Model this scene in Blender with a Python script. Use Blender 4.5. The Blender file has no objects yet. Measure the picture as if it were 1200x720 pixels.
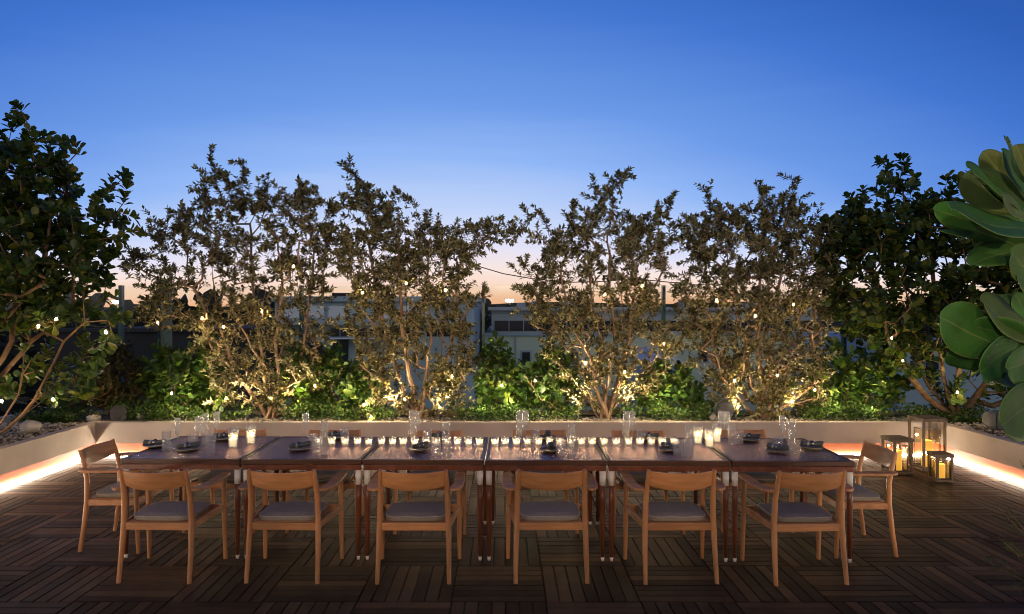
import bpy, math, random
import numpy as np
from mathutils import Vector, Matrix

rnd = random.Random(7)
rng = np.random.default_rng(11)
C = bpy.context.scene
COL = C.collection

# ------------------------------------------------------------------ camera, sky, exposure
CAMH, F, VX, HY = 1.87, 800.0, 590.0, 360.0
cam_d = bpy.data.cameras.new("camera")
cam = bpy.data.objects.new("camera", cam_d)
COL.objects.link(cam)
cam.location = (0, 0, CAMH)
cam.rotation_euler = (math.radians(90), 0, 0)
cam_d.sensor_width = 36
cam_d.lens = 24.0
cam_d.shift_x = 10 / 1200
cam_d.clip_start = 0.05
cam_d.clip_end = 6000
C.camera = cam

C.view_settings.view_transform = 'Standard'
C.view_settings.look = 'None'
C.view_settings.exposure = 0.0
C.view_settings.gamma = 1
C.view_settings.use_curve_mapping = False
C.cycles.use_denoising = True
C.cycles.filter_width = 1.0
C.cycles.denoising_prefilter = 'ACCURATE'
C.cycles.max_bounces = 12
C.cycles.transmission_bounces = 12
C.cycles.transparent_max_bounces = 24
C.cycles.sample_clamp_indirect = 3.0
C.cycles.caustics_reflective = False
C.cycles.caustics_refractive = False
C.cycles.use_light_tree = True

SKY = 1.0
WALL_FILL_W = 56.0
LED_E = 66.0
BULB_W = 2.2
SPOT_W = 80.0
COVER_W = 3.3


def lin(r, g, b):
    f = lambda c: (c / 255 / 12.92) if c / 255 <= 0.04045 else ((c / 255 + 0.055) / 1.055) ** 2.4
    return (f(r), f(g), f(b), 1)


world = bpy.data.worlds.new("World")
C.world = world
world.use_nodes = True
wn, wl = world.node_tree.nodes, world.node_tree.links
wn.clear()


def wmath(op, a, b=None, clamp=False):
    n = wn.new('ShaderNodeMath')
    n.operation = op
    n.use_clamp = clamp
    for i, v in enumerate((a, b)):
        if v is None:
            continue
        if isinstance(v, (int, float)):
            n.inputs[i].default_value = v
        else:
            wl.new(v, n.inputs[i])
    return n.outputs[0]


def wrange(v, a, b, c, d):
    n = wn.new('ShaderNodeMapRange')
    n.interpolation_type = 'SMOOTHSTEP'
    wl.new(v, n.inputs[0])
    for i, q in enumerate((a, b, c, d)):
        n.inputs[1 + i].default_value = q
    return n.outputs[0]


tc = wn.new('ShaderNodeTexCoord')
sp = wn.new('ShaderNodeSeparateXYZ')
wl.new(tc.outputs['Generated'], sp.inputs[0])
sx, sy, sz = sp.outputs
az = wmath('ADD', wmath('MULTIPLY', wmath('SUBTRACT', 1.0, sy), 1.08), wmath('MULTIPLY', sx, 0.10))
fz = wmath('MAXIMUM', wrange(sz, 0.0, 0.16, 0.0, 1.0), wrange(sy, 0.3, 0.8, 1.0, 0.0))
tt = wmath('ADD', sz, wmath('MULTIPLY', az, fz))
ramp = wn.new('ShaderNodeValToRGB')
# thin, barely visible streaks of cloud low over the horizon
cm = wn.new('ShaderNodeMapping')
cm.inputs['Scale'].default_value = (1.6, 1.6, 26)
wl.new(tc.outputs['Generated'], cm.inputs[0])
cn = wn.new('ShaderNodeTexNoise')
cn.inputs['Scale'].default_value = 1.7
cn.inputs['Detail'].default_value = 7
wl.new(cm.outputs[0], cn.inputs[0])
cw_ = wmath('MULTIPLY', wmath('SUBTRACT', cn.outputs[0], 0.5), wmath('ADD', 0.025, wmath('MULTIPLY', wrange(sz, 0.0, 0.3, 0.0, 1.0), 0.012)))
tt = wmath('ADD', tt, cw_)
wl.new(tt, ramp.inputs[0])
cr = ramp.color_ramp
stops = [(0.0, (243, 176, 128)), (0.018, (250, 205, 170)), (0.05, (250, 230, 222)), (0.085, (230, 228, 246)),
         (0.14, (196, 214, 250)), (0.235, (146, 184, 246)), (0.336, (108, 154, 232)), (0.507, (66, 118, 208)),
         (0.62, (48, 98, 186)), (1.0, (24, 56, 122))]
cr.elements[0].position, cr.elements[0].color = stops[0][0], lin(*stops[0][1])
cr.elements[1].position, cr.elements[1].color = stops[-1][0], lin(*stops[-1][1])
for p, c in stops[1:-1]:
    e = cr.elements.new(p)
    e.color = lin(*c)
wmix = wn.new('ShaderNodeMix')
wmix.data_type = 'RGBA'
wl.new(wrange(sz, -0.03, 0.0, 0.0, 1.0), wmix.inputs[0])
wmix.inputs[6].default_value = lin(40, 44, 58)
east = wn.new('ShaderNodeMix')
east.data_type = 'RGBA'
wl.new(wmath('MULTIPLY', wrange(sz, 0.15, 0.75, 1.0, 0.0), wrange(sy, -0.5, 0.2, 1.0, 0.0)), east.inputs[0])
wl.new(ramp.outputs[0], east.inputs[6])
east.inputs[7].default_value = lin(238, 230, 226)  # sky band behind the camera, brightened to light the facades
wl.new(east.outputs[2], wmix.inputs[7])
bg = wn.new('ShaderNodeBackground')
bg.inputs[1].default_value = SKY
wl.new(wmix.outputs[2], bg.inputs[0])
wo = wn.new('ShaderNodeOutputWorld')
wl.new(bg.outputs[0], wo.inputs[0])


def W(px, py, d):
    """point seen at photo pixel (px, py), d metres away"""
    return Vector(((px - VX) / F * d, d, CAMH - (py - HY) / F * d))


# ------------------------------------------------------------------ materials
def mat_new(name):
    m = bpy.data.materials.new(name)
    m.use_nodes = True
    nt = m.node_tree
    return m, nt, nt.nodes['Principled BSDF'], nt.nodes['Material Output']


def setp(b, **k):
    for key, v in k.items():
        b.inputs[key.replace('_', ' ')].default_value = v


def simple(name, col, rough=0.5, metal=0.0, spec=0.5, noise=0.0, nscale=8.0, bump=0.0, bscale=60.0, stretch=(1, 1, 1)):
    m, nt, b, o = mat_new(name)
    b.inputs['Base Color'].default_value = (*col, 1)
    setp(b, Roughness=rough, Metallic=metal)
    b.inputs['Specular IOR Level'].default_value = spec
    N, L = nt.nodes, nt.links
    t = N.new('ShaderNodeTexCoord')
    mp = N.new('ShaderNodeMapping')
    mp.inputs['Scale'].default_value = stretch
    L.new(t.outputs['Object'], mp.inputs[0])
    if noise:
        n = N.new('ShaderNodeTexNoise')
        n.inputs['Scale'].default_value = nscale
        n.inputs['Detail'].default_value = 6
        L.new(mp.outputs[0], n.inputs[0])
        r = N.new('ShaderNodeValToRGB')
        r.color_ramp.elements[0].position = 0.3
        r.color_ramp.elements[1].position = 0.72
        r.color_ramp.elements[0].color = (*[c * (1 - noise) for c in col], 1)
        r.color_ramp.elements[1].color = (*[min(1, c * (1 + noise)) for c in col], 1)
        L.new(n.outputs[0], r.inputs[0])
        L.new(r.outputs[0], b.inputs['Base Color'])
    if bump:
        n2 = N.new('ShaderNodeTexNoise')
        n2.inputs['Scale'].default_value = bscale
        n2.inputs['Detail'].default_value = 4
        L.new(mp.outputs[0], n2.inputs[0])
        bp = N.new('ShaderNodeBump')
        bp.inputs['Strength'].default_value = bump
        bp.inputs['Distance'].default_value = 0.01
        L.new(n2.outputs[0], bp.inputs['Height'])
        L.new(bp.outputs[0], b.inputs['Normal'])
    return m


def emis(name, col, s, base=(0.8, 0.8, 0.8)):
    m, nt, b, o = mat_new(name)
    b.inputs['Base Color'].default_value = (*base, 1)
    b.inputs['Emission Color'].default_value = (*col, 1)
    b.inputs['Emission Strength'].default_value = s
    return m


def wood(name, col, rough, axis, noise=0.35, scale=14.0):
    st = [1, 1, 1]
    st[axis] = 0.08
    return simple(name, col, rough, noise=noise, nscale=scale * 3, bump=0.15, bscale=90, stretch=st)


def leaf(name, cols, rough=0.45, trans=0.3, spec=0.4, tcol=None):
    m, nt, b, o = mat_new(name)
    N, L = nt.nodes, nt.links
    g = N.new('ShaderNodeNewGeometry')
    r = N.new('ShaderNodeValToRGB')
    e = r.color_ramp.elements
    e[0].color = (*cols[0], 1)
    e[1].color = (*cols[-1], 1)
    for i, c in enumerate(cols[1:-1]):
        q = e.new((i + 1) / (len(cols) - 1))
        q.color = (*c, 1)
    L.new(g.outputs['Random Per Island'], r.inputs[0])
    L.new(r.outputs[0], b.inputs['Base Color'])
    setp(b, Roughness=rough)
    b.inputs['Specular IOR Level'].default_value = spec
    t = N.new('ShaderNodeBsdfTranslucent')
    mx = N.new('ShaderNodeMixShader')
    mx.inputs[0].default_value = trans
    gm = N.new('ShaderNodeMix')
    gm.data_type = 'RGBA'
    gm.blend_type = 'MULTIPLY'
    gm.inputs[0].default_value = 1
    gm.inputs[7].default_value = (*(tcol or (1.3, 1.4, 0.6)), 1)
    L.new(r.outputs[0], gm.inputs[6])
    L.new(gm.outputs[2], t.inputs[0])
    L.new(b.outputs[0], mx.inputs[1])
    L.new(t.outputs[0], mx.inputs[2])
    L.new(mx.outputs[0], o.inputs[0])
    return m


def glass(name, tint=(0.97, 0.98, 0.98), refl=0.0, cut=0, ior=1.45, body=0.0):
    """thin-walled glass: light passes straight through, the faces mirror"""
    m, nt, b, o = mat_new(name)
    N, L = nt.nodes, nt.links
    N.remove(b)
    tr = N.new('ShaderNodeBsdfTransparent')
    tr.inputs[0].default_value = (*tint, 1)
    gl = N.new('ShaderNodeBsdfGlossy')
    gl.inputs['Roughness'].default_value = 0.07
    gl.inputs[0].default_value = (1, 1, 1, 1)
    lw = N.new('ShaderNodeLayerWeight')
    lw.inputs[0].default_value = 0.5
    pw_ = N.new('ShaderNodeMath')
    pw_.operation = 'POWER'
    pw_.inputs[1].default_value = 2.8
    L.new(lw.outputs['Facing'], pw_.inputs[0])
    fr = N.new('ShaderNodeMath')
    fr.operation = 'MULTIPLY_ADD'
    fr.inputs[1].default_value = 0.75
    fr.inputs[2].default_value = 0.035
    L.new(pw_.outputs[0], fr.inputs[0])
    mx = N.new('ShaderNodeMixShader')
    L.new(tr.outputs[0], mx.inputs[1])
    L.new(gl.outputs[0], mx.inputs[2])
    if refl:
        ad = N.new('ShaderNodeMath')
        ad.operation = 'ADD'
        ad.use_clamp = True
        ad.inputs[1].default_value = refl
        L.new(fr.outputs[0], ad.inputs[0])
        L.new(ad.outputs[0], mx.inputs[0])
    else:
        L.new(fr.outputs[0], mx.inputs[0])
    last = mx.outputs[0]
    if cut:
        t = N.new('ShaderNodeTexCoord')
        hts = []
        for ang in (0.7, -0.7):
            mp = N.new('ShaderNodeMapping')
            mp.inputs['Rotation'].default_value = (ang, ang, 0.4)
            L.new(t.outputs['Object'], mp.inputs[0])
            wv = N.new('ShaderNodeTexWave')
            wv.inputs['Scale'].default_value = cut
            wv.bands_direction = 'Z'
            L.new(mp.outputs[0], wv.inputs[0])
            hts.append(wv.outputs['Fac'])
        mm = N.new('ShaderNodeMath')
        mm.operation = 'MULTIPLY'
        L.new(hts[0], mm.inputs[0])
        L.new(hts[1], mm.inputs[1])
        bp = N.new('ShaderNodeBump')
        bp.inputs['Strength'].default_value = 1.0
        bp.inputs['Distance'].default_value = 0.004
        L.new(mm.outputs[0], bp.inputs['Height'])
        L.new(bp.outputs[0], gl.inputs['Normal'])
        L.new(bp.outputs[0], lw.inputs['Normal'])
    if body:
        tl = N.new('ShaderNodeBsdfTranslucent')
        tl.inputs[0].default_value = (1, .96, .88, 1)
        m2 = N.new('ShaderNodeMixShader')
        m2.inputs[0].default_value = body
        if cut:
            pm = N.new('ShaderNodeMapRange')
            pm.inputs[1].default_value, pm.inputs[2].default_value = .25, .75
            pm.inputs[3].default_value, pm.inputs[4].default_value = body * .15, min(.8, body * 2.4)
            L.new(mm.outputs[0], pm.inputs[0])
            L.new(pm.outputs[0], m2.inputs[0])
        L.new(last, m2.inputs[1])
        L.new(tl.outputs[0], m2.inputs[2])
        last = m2.outputs[0]
    L.new(last, o.inputs[0])
    return m


def deck_mat():
    m, nt, b, o = mat_new('deck_wood')
    N, L = nt.nodes, nt.links
    g = N.new('ShaderNodeNewGeometry')
    r = N.new('ShaderNodeValToRGB')
    e = r.color_ramp.elements
    e[0].color = (0.028, 0.0125, 0.005, 1)
    e[1].color = (0.15, 0.078, 0.034, 1)
    q = e.new(0.55)
    q.color = (0.062, 0.031, 0.0135, 1)
    L.new(g.outputs['Random Per Island'], r.inputs[0])
    t = N.new('ShaderNodeTexCoord')
    n = N.new('ShaderNodeTexNoise')
    n.inputs['Scale'].default_value = 7
    n.inputs['Detail'].default_value = 8
    L.new(t.outputs['Object'], n.inputs[0])
    mx = N.new('ShaderNodeMix')
    mx.data_type = 'RGBA'
    mx.blend_type = 'MULTIPLY'
    mx.inputs[0].default_value = 0.7
    r2 = N.new('ShaderNodeValToRGB')
    r2.color_ramp.elements[0].position = 0.3
    r2.color_ramp.elements[0].color = (0.45, 0.45, 0.45, 1)
    r2.color_ramp.elements[1].position = 0.7
    L.new(n.outputs[0], r2.inputs[0])
    L.new(r.outputs[0], mx.inputs[6])
    L.new(r2.outputs[0], mx.inputs[7])
    L.new(mx.outputs[2], b.inputs['Base Color'])
    n3 = N.new('ShaderNodeTexNoise')
    n3.inputs['Scale'].default_value = 3
    L.new(t.outputs['Object'], n3.inputs[0])
    mr = N.new('ShaderNodeMapRange')
    mr.inputs[3].default_value = 0.42
    mr.inputs[4].default_value = 0.75
    L.new(n3.outputs[0], mr.inputs[0])
    L.new(mr.outputs[0], b.inputs['Roughness'])
    b.inputs['Specular IOR Level'].default_value = 0.2
    return m


def tabletop_mat():
    """small embossed metal scales"""
    m, nt, b, o = mat_new('embossed_metal')
    N, L = nt.nodes, nt.links
    t = N.new('ShaderNodeTexCoord')
    mp = N.new('ShaderNodeMapping')
    mp.inputs['Scale'].default_value = (1, 1, 1)
    mp.inputs['Rotation'].default_value = (0, 0, math.radians(45))
    L.new(t.outputs['Object'], mp.inputs[0])
    v = N.new('ShaderNodeTexVoronoi')
    v.inputs['Scale'].default_value = 30
    v.inputs['Randomness'].default_value = 0.12
    L.new(mp.outputs[0], v.inputs[0])
    n = N.new('ShaderNodeTexNoise')
    n.inputs['Scale'].default_value = 9
    L.new(t.outputs['Object'], n.inputs[0])
    r = N.new('ShaderNodeValToRGB')
    r.color_ramp.elements[0].color = (0.86, 0.56, 0.52, 1)
    r.color_ramp.elements[0].position = 0.25
    r.color_ramp.elements[1].color = (0.34, 0.17, 0.16, 1)
    r.color_ramp.elements[1].position = 0.75
    L.new(v.outputs['Distance'], r.inputs[0])
    L.new(r.outputs[0], b.inputs['Base Color'])
    bp = N.new('ShaderNodeBump')
    bp.inputs['Strength'].default_value = 0.9
    bp.inputs['Distance'].default_value = 0.013
    bp.invert = True
    L.new(v.outputs['Distance'], bp.inputs['Height'])
    L.new(bp.outputs[0], b.inputs['Normal'])
    setp(b, Metallic=0.95, Roughness=0.22)
    return m


M = {}
M['deck'] = deck_mat()
M['tabletop'] = tabletop_mat()
M['chair'] = simple('oiled_teak', (0.46, 0.215, 0.088), 0.42, noise=0.22, nscale=30, bump=0.1, bscale=120, stretch=(1, 1, 0.15))
M['chair_h'] = simple('oiled_teak_back', (0.46, 0.215, 0.088), 0.42, noise=0.28, nscale=26, bump=0.1, bscale=120, stretch=(0.12, 0.5, 1))
M['dark_wood'] = simple('dark_table_wood', (0.075, 0.030, 0.017), 0.38, noise=0.3, nscale=24, bump=0.1, stretch=(0.1, 0.1, 1))
M['leg_wood'] = simple('red_leg_wood', (0.15, 0.048, 0.024), 0.3, noise=0.3, nscale=24, stretch=(1, 1, 0.1))
M['white_metal'] = simple('white_lacquer', (0.72, 0.69, 0.64), 0.35)
M['cushion'] = simple('grey_cushion', (0.265, 0.235, 0.19), 0.85, noise=0.1, nscale=40, bump=0.35, bscale=260)
for k_ in ('chair', 'chair_h', 'cushion'):
    nt = M[k_].node_tree
    b_ = nt.nodes['Principled BSDF']
    src = b_.inputs['Base Color'].links[0].from_socket
    oi = nt.nodes.new('ShaderNodeObjectInfo')
    hv = nt.nodes.new('ShaderNodeHueSaturation')
    mr_ = nt.nodes.new('ShaderNodeMapRange')
    mr_.inputs[3].default_value, mr_.inputs[4].default_value = .78, 1.18
    nt.links.new(oi.outputs['Random'], mr_.inputs[0])
    nt.links.new(mr_.outputs[0], hv.inputs['Value'])
    nt.links.new(src, hv.inputs['Color'])
    nt.links.new(hv.outputs[0], b_.inputs['Base Color'])
M['piping'] = simple('cushion_piping', (0.38, 0.33, 0.30), 0.8)
M['plaster'] = simple('planter_plaster', (0.49, 0.40, 0.335), 0.75, noise=0.16, nscale=2.2, bump=0.25, bscale=60)
M['kick'] = simple('copper_kickboard', (0.47, 0.15, 0.075), 0.42, noise=0.25, nscale=4, stretch=(0.3, 0.3, 2))
M['steel'] = simple('dark_steel', (0.03, 0.03, 0.032), 0.5)
M['soil'] = simple('bark_soil', (0.085, 0.052, 0.032), 0.95, noise=0.5, nscale=22, bump=0.8, bscale=30)
M['pebble'] = leaf('pebbles', [(0.12, 0.09, 0.06), (0.4, 0.34, 0.26), (0.55, 0.5, 0.42)], 0.8, 0.0)
M['rock'] = simple('pale_rock', (0.55, 0.5, 0.43), 0.85, noise=0.3, nscale=9, bump=0.6, bscale=14)
M['speaker'] = simple('speaker_shell', (0.11, 0.11, 0.105), 0.55, noise=0.12, nscale=12, bump=0.1, bscale=400)
M['bark'] = simple('pale_bark', (0.34, 0.22, 0.14), 0.85, noise=0.4, nscale=18, bump=0.5, bscale=40, stretch=(1, 1, 0.2))
M['bark_smooth'] = simple('smooth_brown_bark', (0.21, 0.125, 0.065), 0.8, noise=0.35, nscale=12, bump=0.4, bscale=30)
M['silver'] = leaf('silver_leaves', [(0.05, 0.05, 0.024), (0.14, 0.135, 0.062), (0.27, 0.255, 0.125), (0.44, 0.41, 0.24)], 0.6, 0.22, 0.25, (1.3, 1.1, 0.6))
M['clusia'] = leaf('clusia_leaves', [(0.018, 0.04, 0.010), (0.035, 0.07, 0.014), (0.06, 0.10, 0.018), (0.16, 0.16, 0.026)], 0.42, 0.18, 0.4, (1.8, 2.0, 0.6))
M['bush'] = leaf('bush_leaves', [(0.022, 0.055, 0.012), (0.045, 0.10, 0.018), (0.08, 0.15, 0.026), (0.16, 0.21, 0.04)], 0.4, 0.2, 0.4, (1.7, 1.8, 0.6))
M['dusky'] = leaf('dusky_leaves', [(0.04, 0.035, 0.015), (0.08, 0.075, 0.03), (0.05, 0.07, 0.02)], 0.5, 0.2)
M['cover'] = leaf('cover_leaves', [(0.02, 0.05, 0.012), (0.05, 0.12, 0.02), (0.11, 0.20, 0.035), (0.22, 0.25, 0.08)], 0.5, 0.25, 0.35)
M['needle'] = leaf('needle_leaves', [(0.03, 0.06, 0.02), (0.07, 0.11, 0.035)], 0.6, 0.1)
M['big_leaf'] = None
M['napkin'] = simple('slate_linen', (0.085, 0.10, 0.095), 0.9, noise=0.15, nscale=40, bump=0.3, bscale=300)
M['stripe'] = simple('linen_stripe', (0.42, 0.42, 0.38), 0.9)
M['plate'] = simple('stoneware', (0.13, 0.12, 0.105), 0.35, noise=0.25, nscale=30)
M['plate_rim'] = simple('stoneware_rim', (0.36, 0.32, 0.26), 0.4)
M['ring'] = simple('ring_metal', (0.5, 0.45, 0.38), 0.25, metal=1)


def real_glass(name, cut=0):
    m, nt, b, o = mat_new(name)
    N, L = nt.nodes, nt.links
    setp(b, Roughness=0.0, IOR=1.46)
    b.inputs['Base Color'].default_value = (1, 1, 1, 1)
    b.inputs['Transmission Weight'].default_value = 1.0
    if cut:
        t = N.new('ShaderNodeTexCoord')
        v = N.new('ShaderNodeTexVoronoi')
        v.inputs['Scale'].default_value = cut
        v.inputs['Randomness'].default_value = 0.15
        L.new(t.outputs['Object'], v.inputs[0])
        bp = N.new('ShaderNodeBump')
        bp.inputs['Strength'].default_value = 0.8
        bp.inputs['Distance'].default_value = 0.004
        L.new(v.outputs['Distance'], bp.inputs['Height'])
        L.new(bp.outputs[0], b.inputs['Normal'])
    return m


M['glass'] = glass('clear_glass', tint=(.97, .97, .96), refl=0.10, body=0.24)
M['case_glass'] = glass('case_glass', tint=(.97, .93, .85))
M['cut'] = glass('cut_glass', tint=(.95, .95, .94), refl=0.14, cut=26, body=0.26)
M['votive'] = glass('votive_glass', refl=0.07, cut=26, body=0.32, ior=1.35)
M['rail_glass'] = glass('railing_glass', tint=(0.965, 0.99, 0.99), refl=-0.02)
M['edge_glass'] = simple('green_glass_edge', (0.035, 0.13, 0.125), 0.2)
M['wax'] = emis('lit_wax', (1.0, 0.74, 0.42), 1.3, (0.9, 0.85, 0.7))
M['flame'] = emis('flame', (1.0, 0.66, 0.26), 60.0)
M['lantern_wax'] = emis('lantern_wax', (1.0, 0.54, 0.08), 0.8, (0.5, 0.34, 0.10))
M['lantern_wood'] = simple('weathered_lantern_wood', (0.085, 0.050, 0.024), 0.7, noise=0.3, nscale=30, bump=0.3, stretch=(1, 1, 0.2))
M['bulb'] = emis('warm_bulb', (1.0, 0.64, 0.26), 45.0)
M['bulb_glass'] = glass('bulb_glass', tint=(1, .97, .9), refl=.03, body=.10)
M['led'] = emis('led_strip', (1.0, 0.88, 0.68), LED_E)
M['wire'] = simple('black_wire', (0.015, 0.015, 0.015), 0.6)
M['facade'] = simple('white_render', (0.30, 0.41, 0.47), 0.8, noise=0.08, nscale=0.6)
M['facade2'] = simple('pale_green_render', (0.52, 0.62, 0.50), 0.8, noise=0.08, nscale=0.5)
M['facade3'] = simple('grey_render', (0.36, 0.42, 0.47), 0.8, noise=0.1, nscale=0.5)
M['window'] = simple('dark_window_glass', (0.012, 0.018, 0.03), 0.25, spec=0.25)
M['blind'] = simple('window_blind', (0.62, 0.66, 0.70), 0.7)
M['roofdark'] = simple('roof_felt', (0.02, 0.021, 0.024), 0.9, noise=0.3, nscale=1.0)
M['ground'] = simple('ground_mix', (0.045, 0.05, 0.045), 0.95, noise=0.5, nscale=0.05)
M['slab'] = simple('concrete_slab', (0.25, 0.24, 0.23), 0.9, noise=0.2, nscale=2)
M['under'] = simple('deck_underlay', (0.012, 0.010, 0.009), 0.95)
M['far_leaf'] = leaf('far_leaves', [(0.008, 0.012, 0.008), (0.02, 0.03, 0.02)], 0.7, 0.05)
M['beacon'] = emis('floodlight_glow', (0.95, 0.97, 1.0), 60.0)


def big_leaf_mat():
    m, nt, b, o = mat_new('broad_leaf')
    N, L = nt.nodes, nt.links
    uv = N.new('ShaderNodeUVMap')
    s = N.new('ShaderNodeSeparateXYZ')
    L.new(uv.outputs[0], s.inputs[0])
    g = N.new('ShaderNodeNewGeometry')
    r = N.new('ShaderNodeValToRGB')
    e = r.color_ramp.elements
    e[0].color = (0.035, 0.10, 0.022, 1)
    e[1].color = (0.10, 0.145, 0.04, 1)
    q = e.new(0.5)
    q.color = (0.05, 0.17, 0.032, 1)
    L.new(g.outputs['Random Per Island'], r.inputs[0])
    # midrib and faint side veins
    mid = N.new('ShaderNodeMath'); mid.operation = 'SUBTRACT'; mid.inputs[1].default_value = 0.5
    L.new(s.outputs[0], mid.inputs[0])
    ab = N.new('ShaderNodeMath'); ab.operation = 'ABSOLUTE'
    L.new(mid.outputs[0], ab.inputs[0])
    mr = N.new('ShaderNodeMapRange')
    L.new(ab.outputs[0], mr.inputs[0])
    mr.inputs[1].default_value = 0.0; mr.inputs[2].default_value = 0.03
    mr.inputs[3].default_value = 1.0; mr.inputs[4].default_value = 0.0
    edge = N.new('ShaderNodeMapRange')
    L.new(ab.outputs[0], edge.inputs[0])
    edge.inputs[1].default_value = 0.475; edge.inputs[2].default_value = 0.49
    edge.inputs[3].default_value = 0.0; edge.inputs[4].default_value = 0.7
    mxx = N.new('ShaderNodeMath'); mxx.operation = 'MAXIMUM'
    L.new(mr.outputs[0], mxx.inputs[0]); L.new(edge.outputs[0], mxx.inputs[1])
    vv = N.new('ShaderNodeMath'); vv.operation = 'MULTIPLY_ADD'
    L.new(ab.outputs[0], vv.inputs[0]); vv.inputs[1].default_value = -0.9
    L.new(s.outputs[1], vv.inputs[2])
    sn = N.new('ShaderNodeMath'); sn.operation = 'MULTIPLY'; sn.inputs[1].default_value = 150
    L.new(vv.outputs[0], sn.inputs[0])
    si = N.new('ShaderNodeMath'); si.operation = 'SINE'
    L.new(sn.outputs[0], si.inputs[0])
    mx = N.new('ShaderNodeMix'); mx.data_type = 'RGBA'
    ms = N.new('ShaderNodeMath'); ms.operation = 'MULTIPLY'; ms.inputs[1].default_value = 0.6
    L.new(mxx.outputs[0], ms.inputs[0])
    L.new(ms.outputs[0], mx.inputs[0])
    L.new(r.outputs[0], mx.inputs[6])
    mx.inputs[7].default_value = (0.24, 0.28, 0.10, 1)
    ns = N.new('ShaderNodeTexNoise'); ns.inputs['Scale'].default_value = 18; ns.inputs['Detail'].default_value = 5
    t = N.new('ShaderNodeTexCoord'); L.new(t.outputs['Object'], ns.inputs[0])
    m2 = N.new('ShaderNodeMix'); m2.data_type = 'RGBA'; m2.blend_type = 'MULTIPLY'; m2.inputs[0].default_value = 0.6
    rr = N.new('ShaderNodeValToRGB')
    rr.color_ramp.elements[0].position = 0.3; rr.color_ramp.elements[0].color = (0.55, 0.5, 0.45, 1)
    rr.color_ramp.elements[1].position = 0.6
    L.new(ns.outputs[0], rr.inputs[0])
    L.new(mx.outputs[2], m2.inputs[6]); L.new(rr.outputs[0], m2.inputs[7])
    L.new(m2.outputs[2], b.inputs['Base Color'])
    bp = N.new('ShaderNodeBump'); bp.inputs['Strength'].default_value = 0.12; bp.inputs['Distance'].default_value = 0.002
    L.new(si.outputs[0], bp.inputs['Height'])
    L.new(bp.outputs[0], b.inputs['Normal'])
    setp(b, Roughness=0.5)
    b.inputs['Specular IOR Level'].default_value = 0.25
    return m


M['big_leaf'] = big_leaf_mat()


# ------------------------------------------------------------------ object helpers
def tag(o, label=None, cat=None, group=None, kind=None):
    if label: o['label'] = label
    if cat: o['category'] = cat
    if group: o['group'] = group
    if kind: o['kind'] = kind
    return o


def thing(name, label, cat, loc=(0, 0, 0), rz=0.0, group=None):
    o = bpy.data.objects.new(name, None)
    o.empty_display_size = 0.1
    COL.objects.link(o)
    o.location = loc
    o.rotation_euler = (0, 0, rz)
    return tag(o, label, cat, group)


def copy_tree(o, parent=None):
    c = o.copy()
    COL.objects.link(c)
    c.parent = parent
    for ch in [x for x in KIDS.get(o.name, [])]:
        copy_tree(ch, c)
    return c


KIDS = {}


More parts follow.
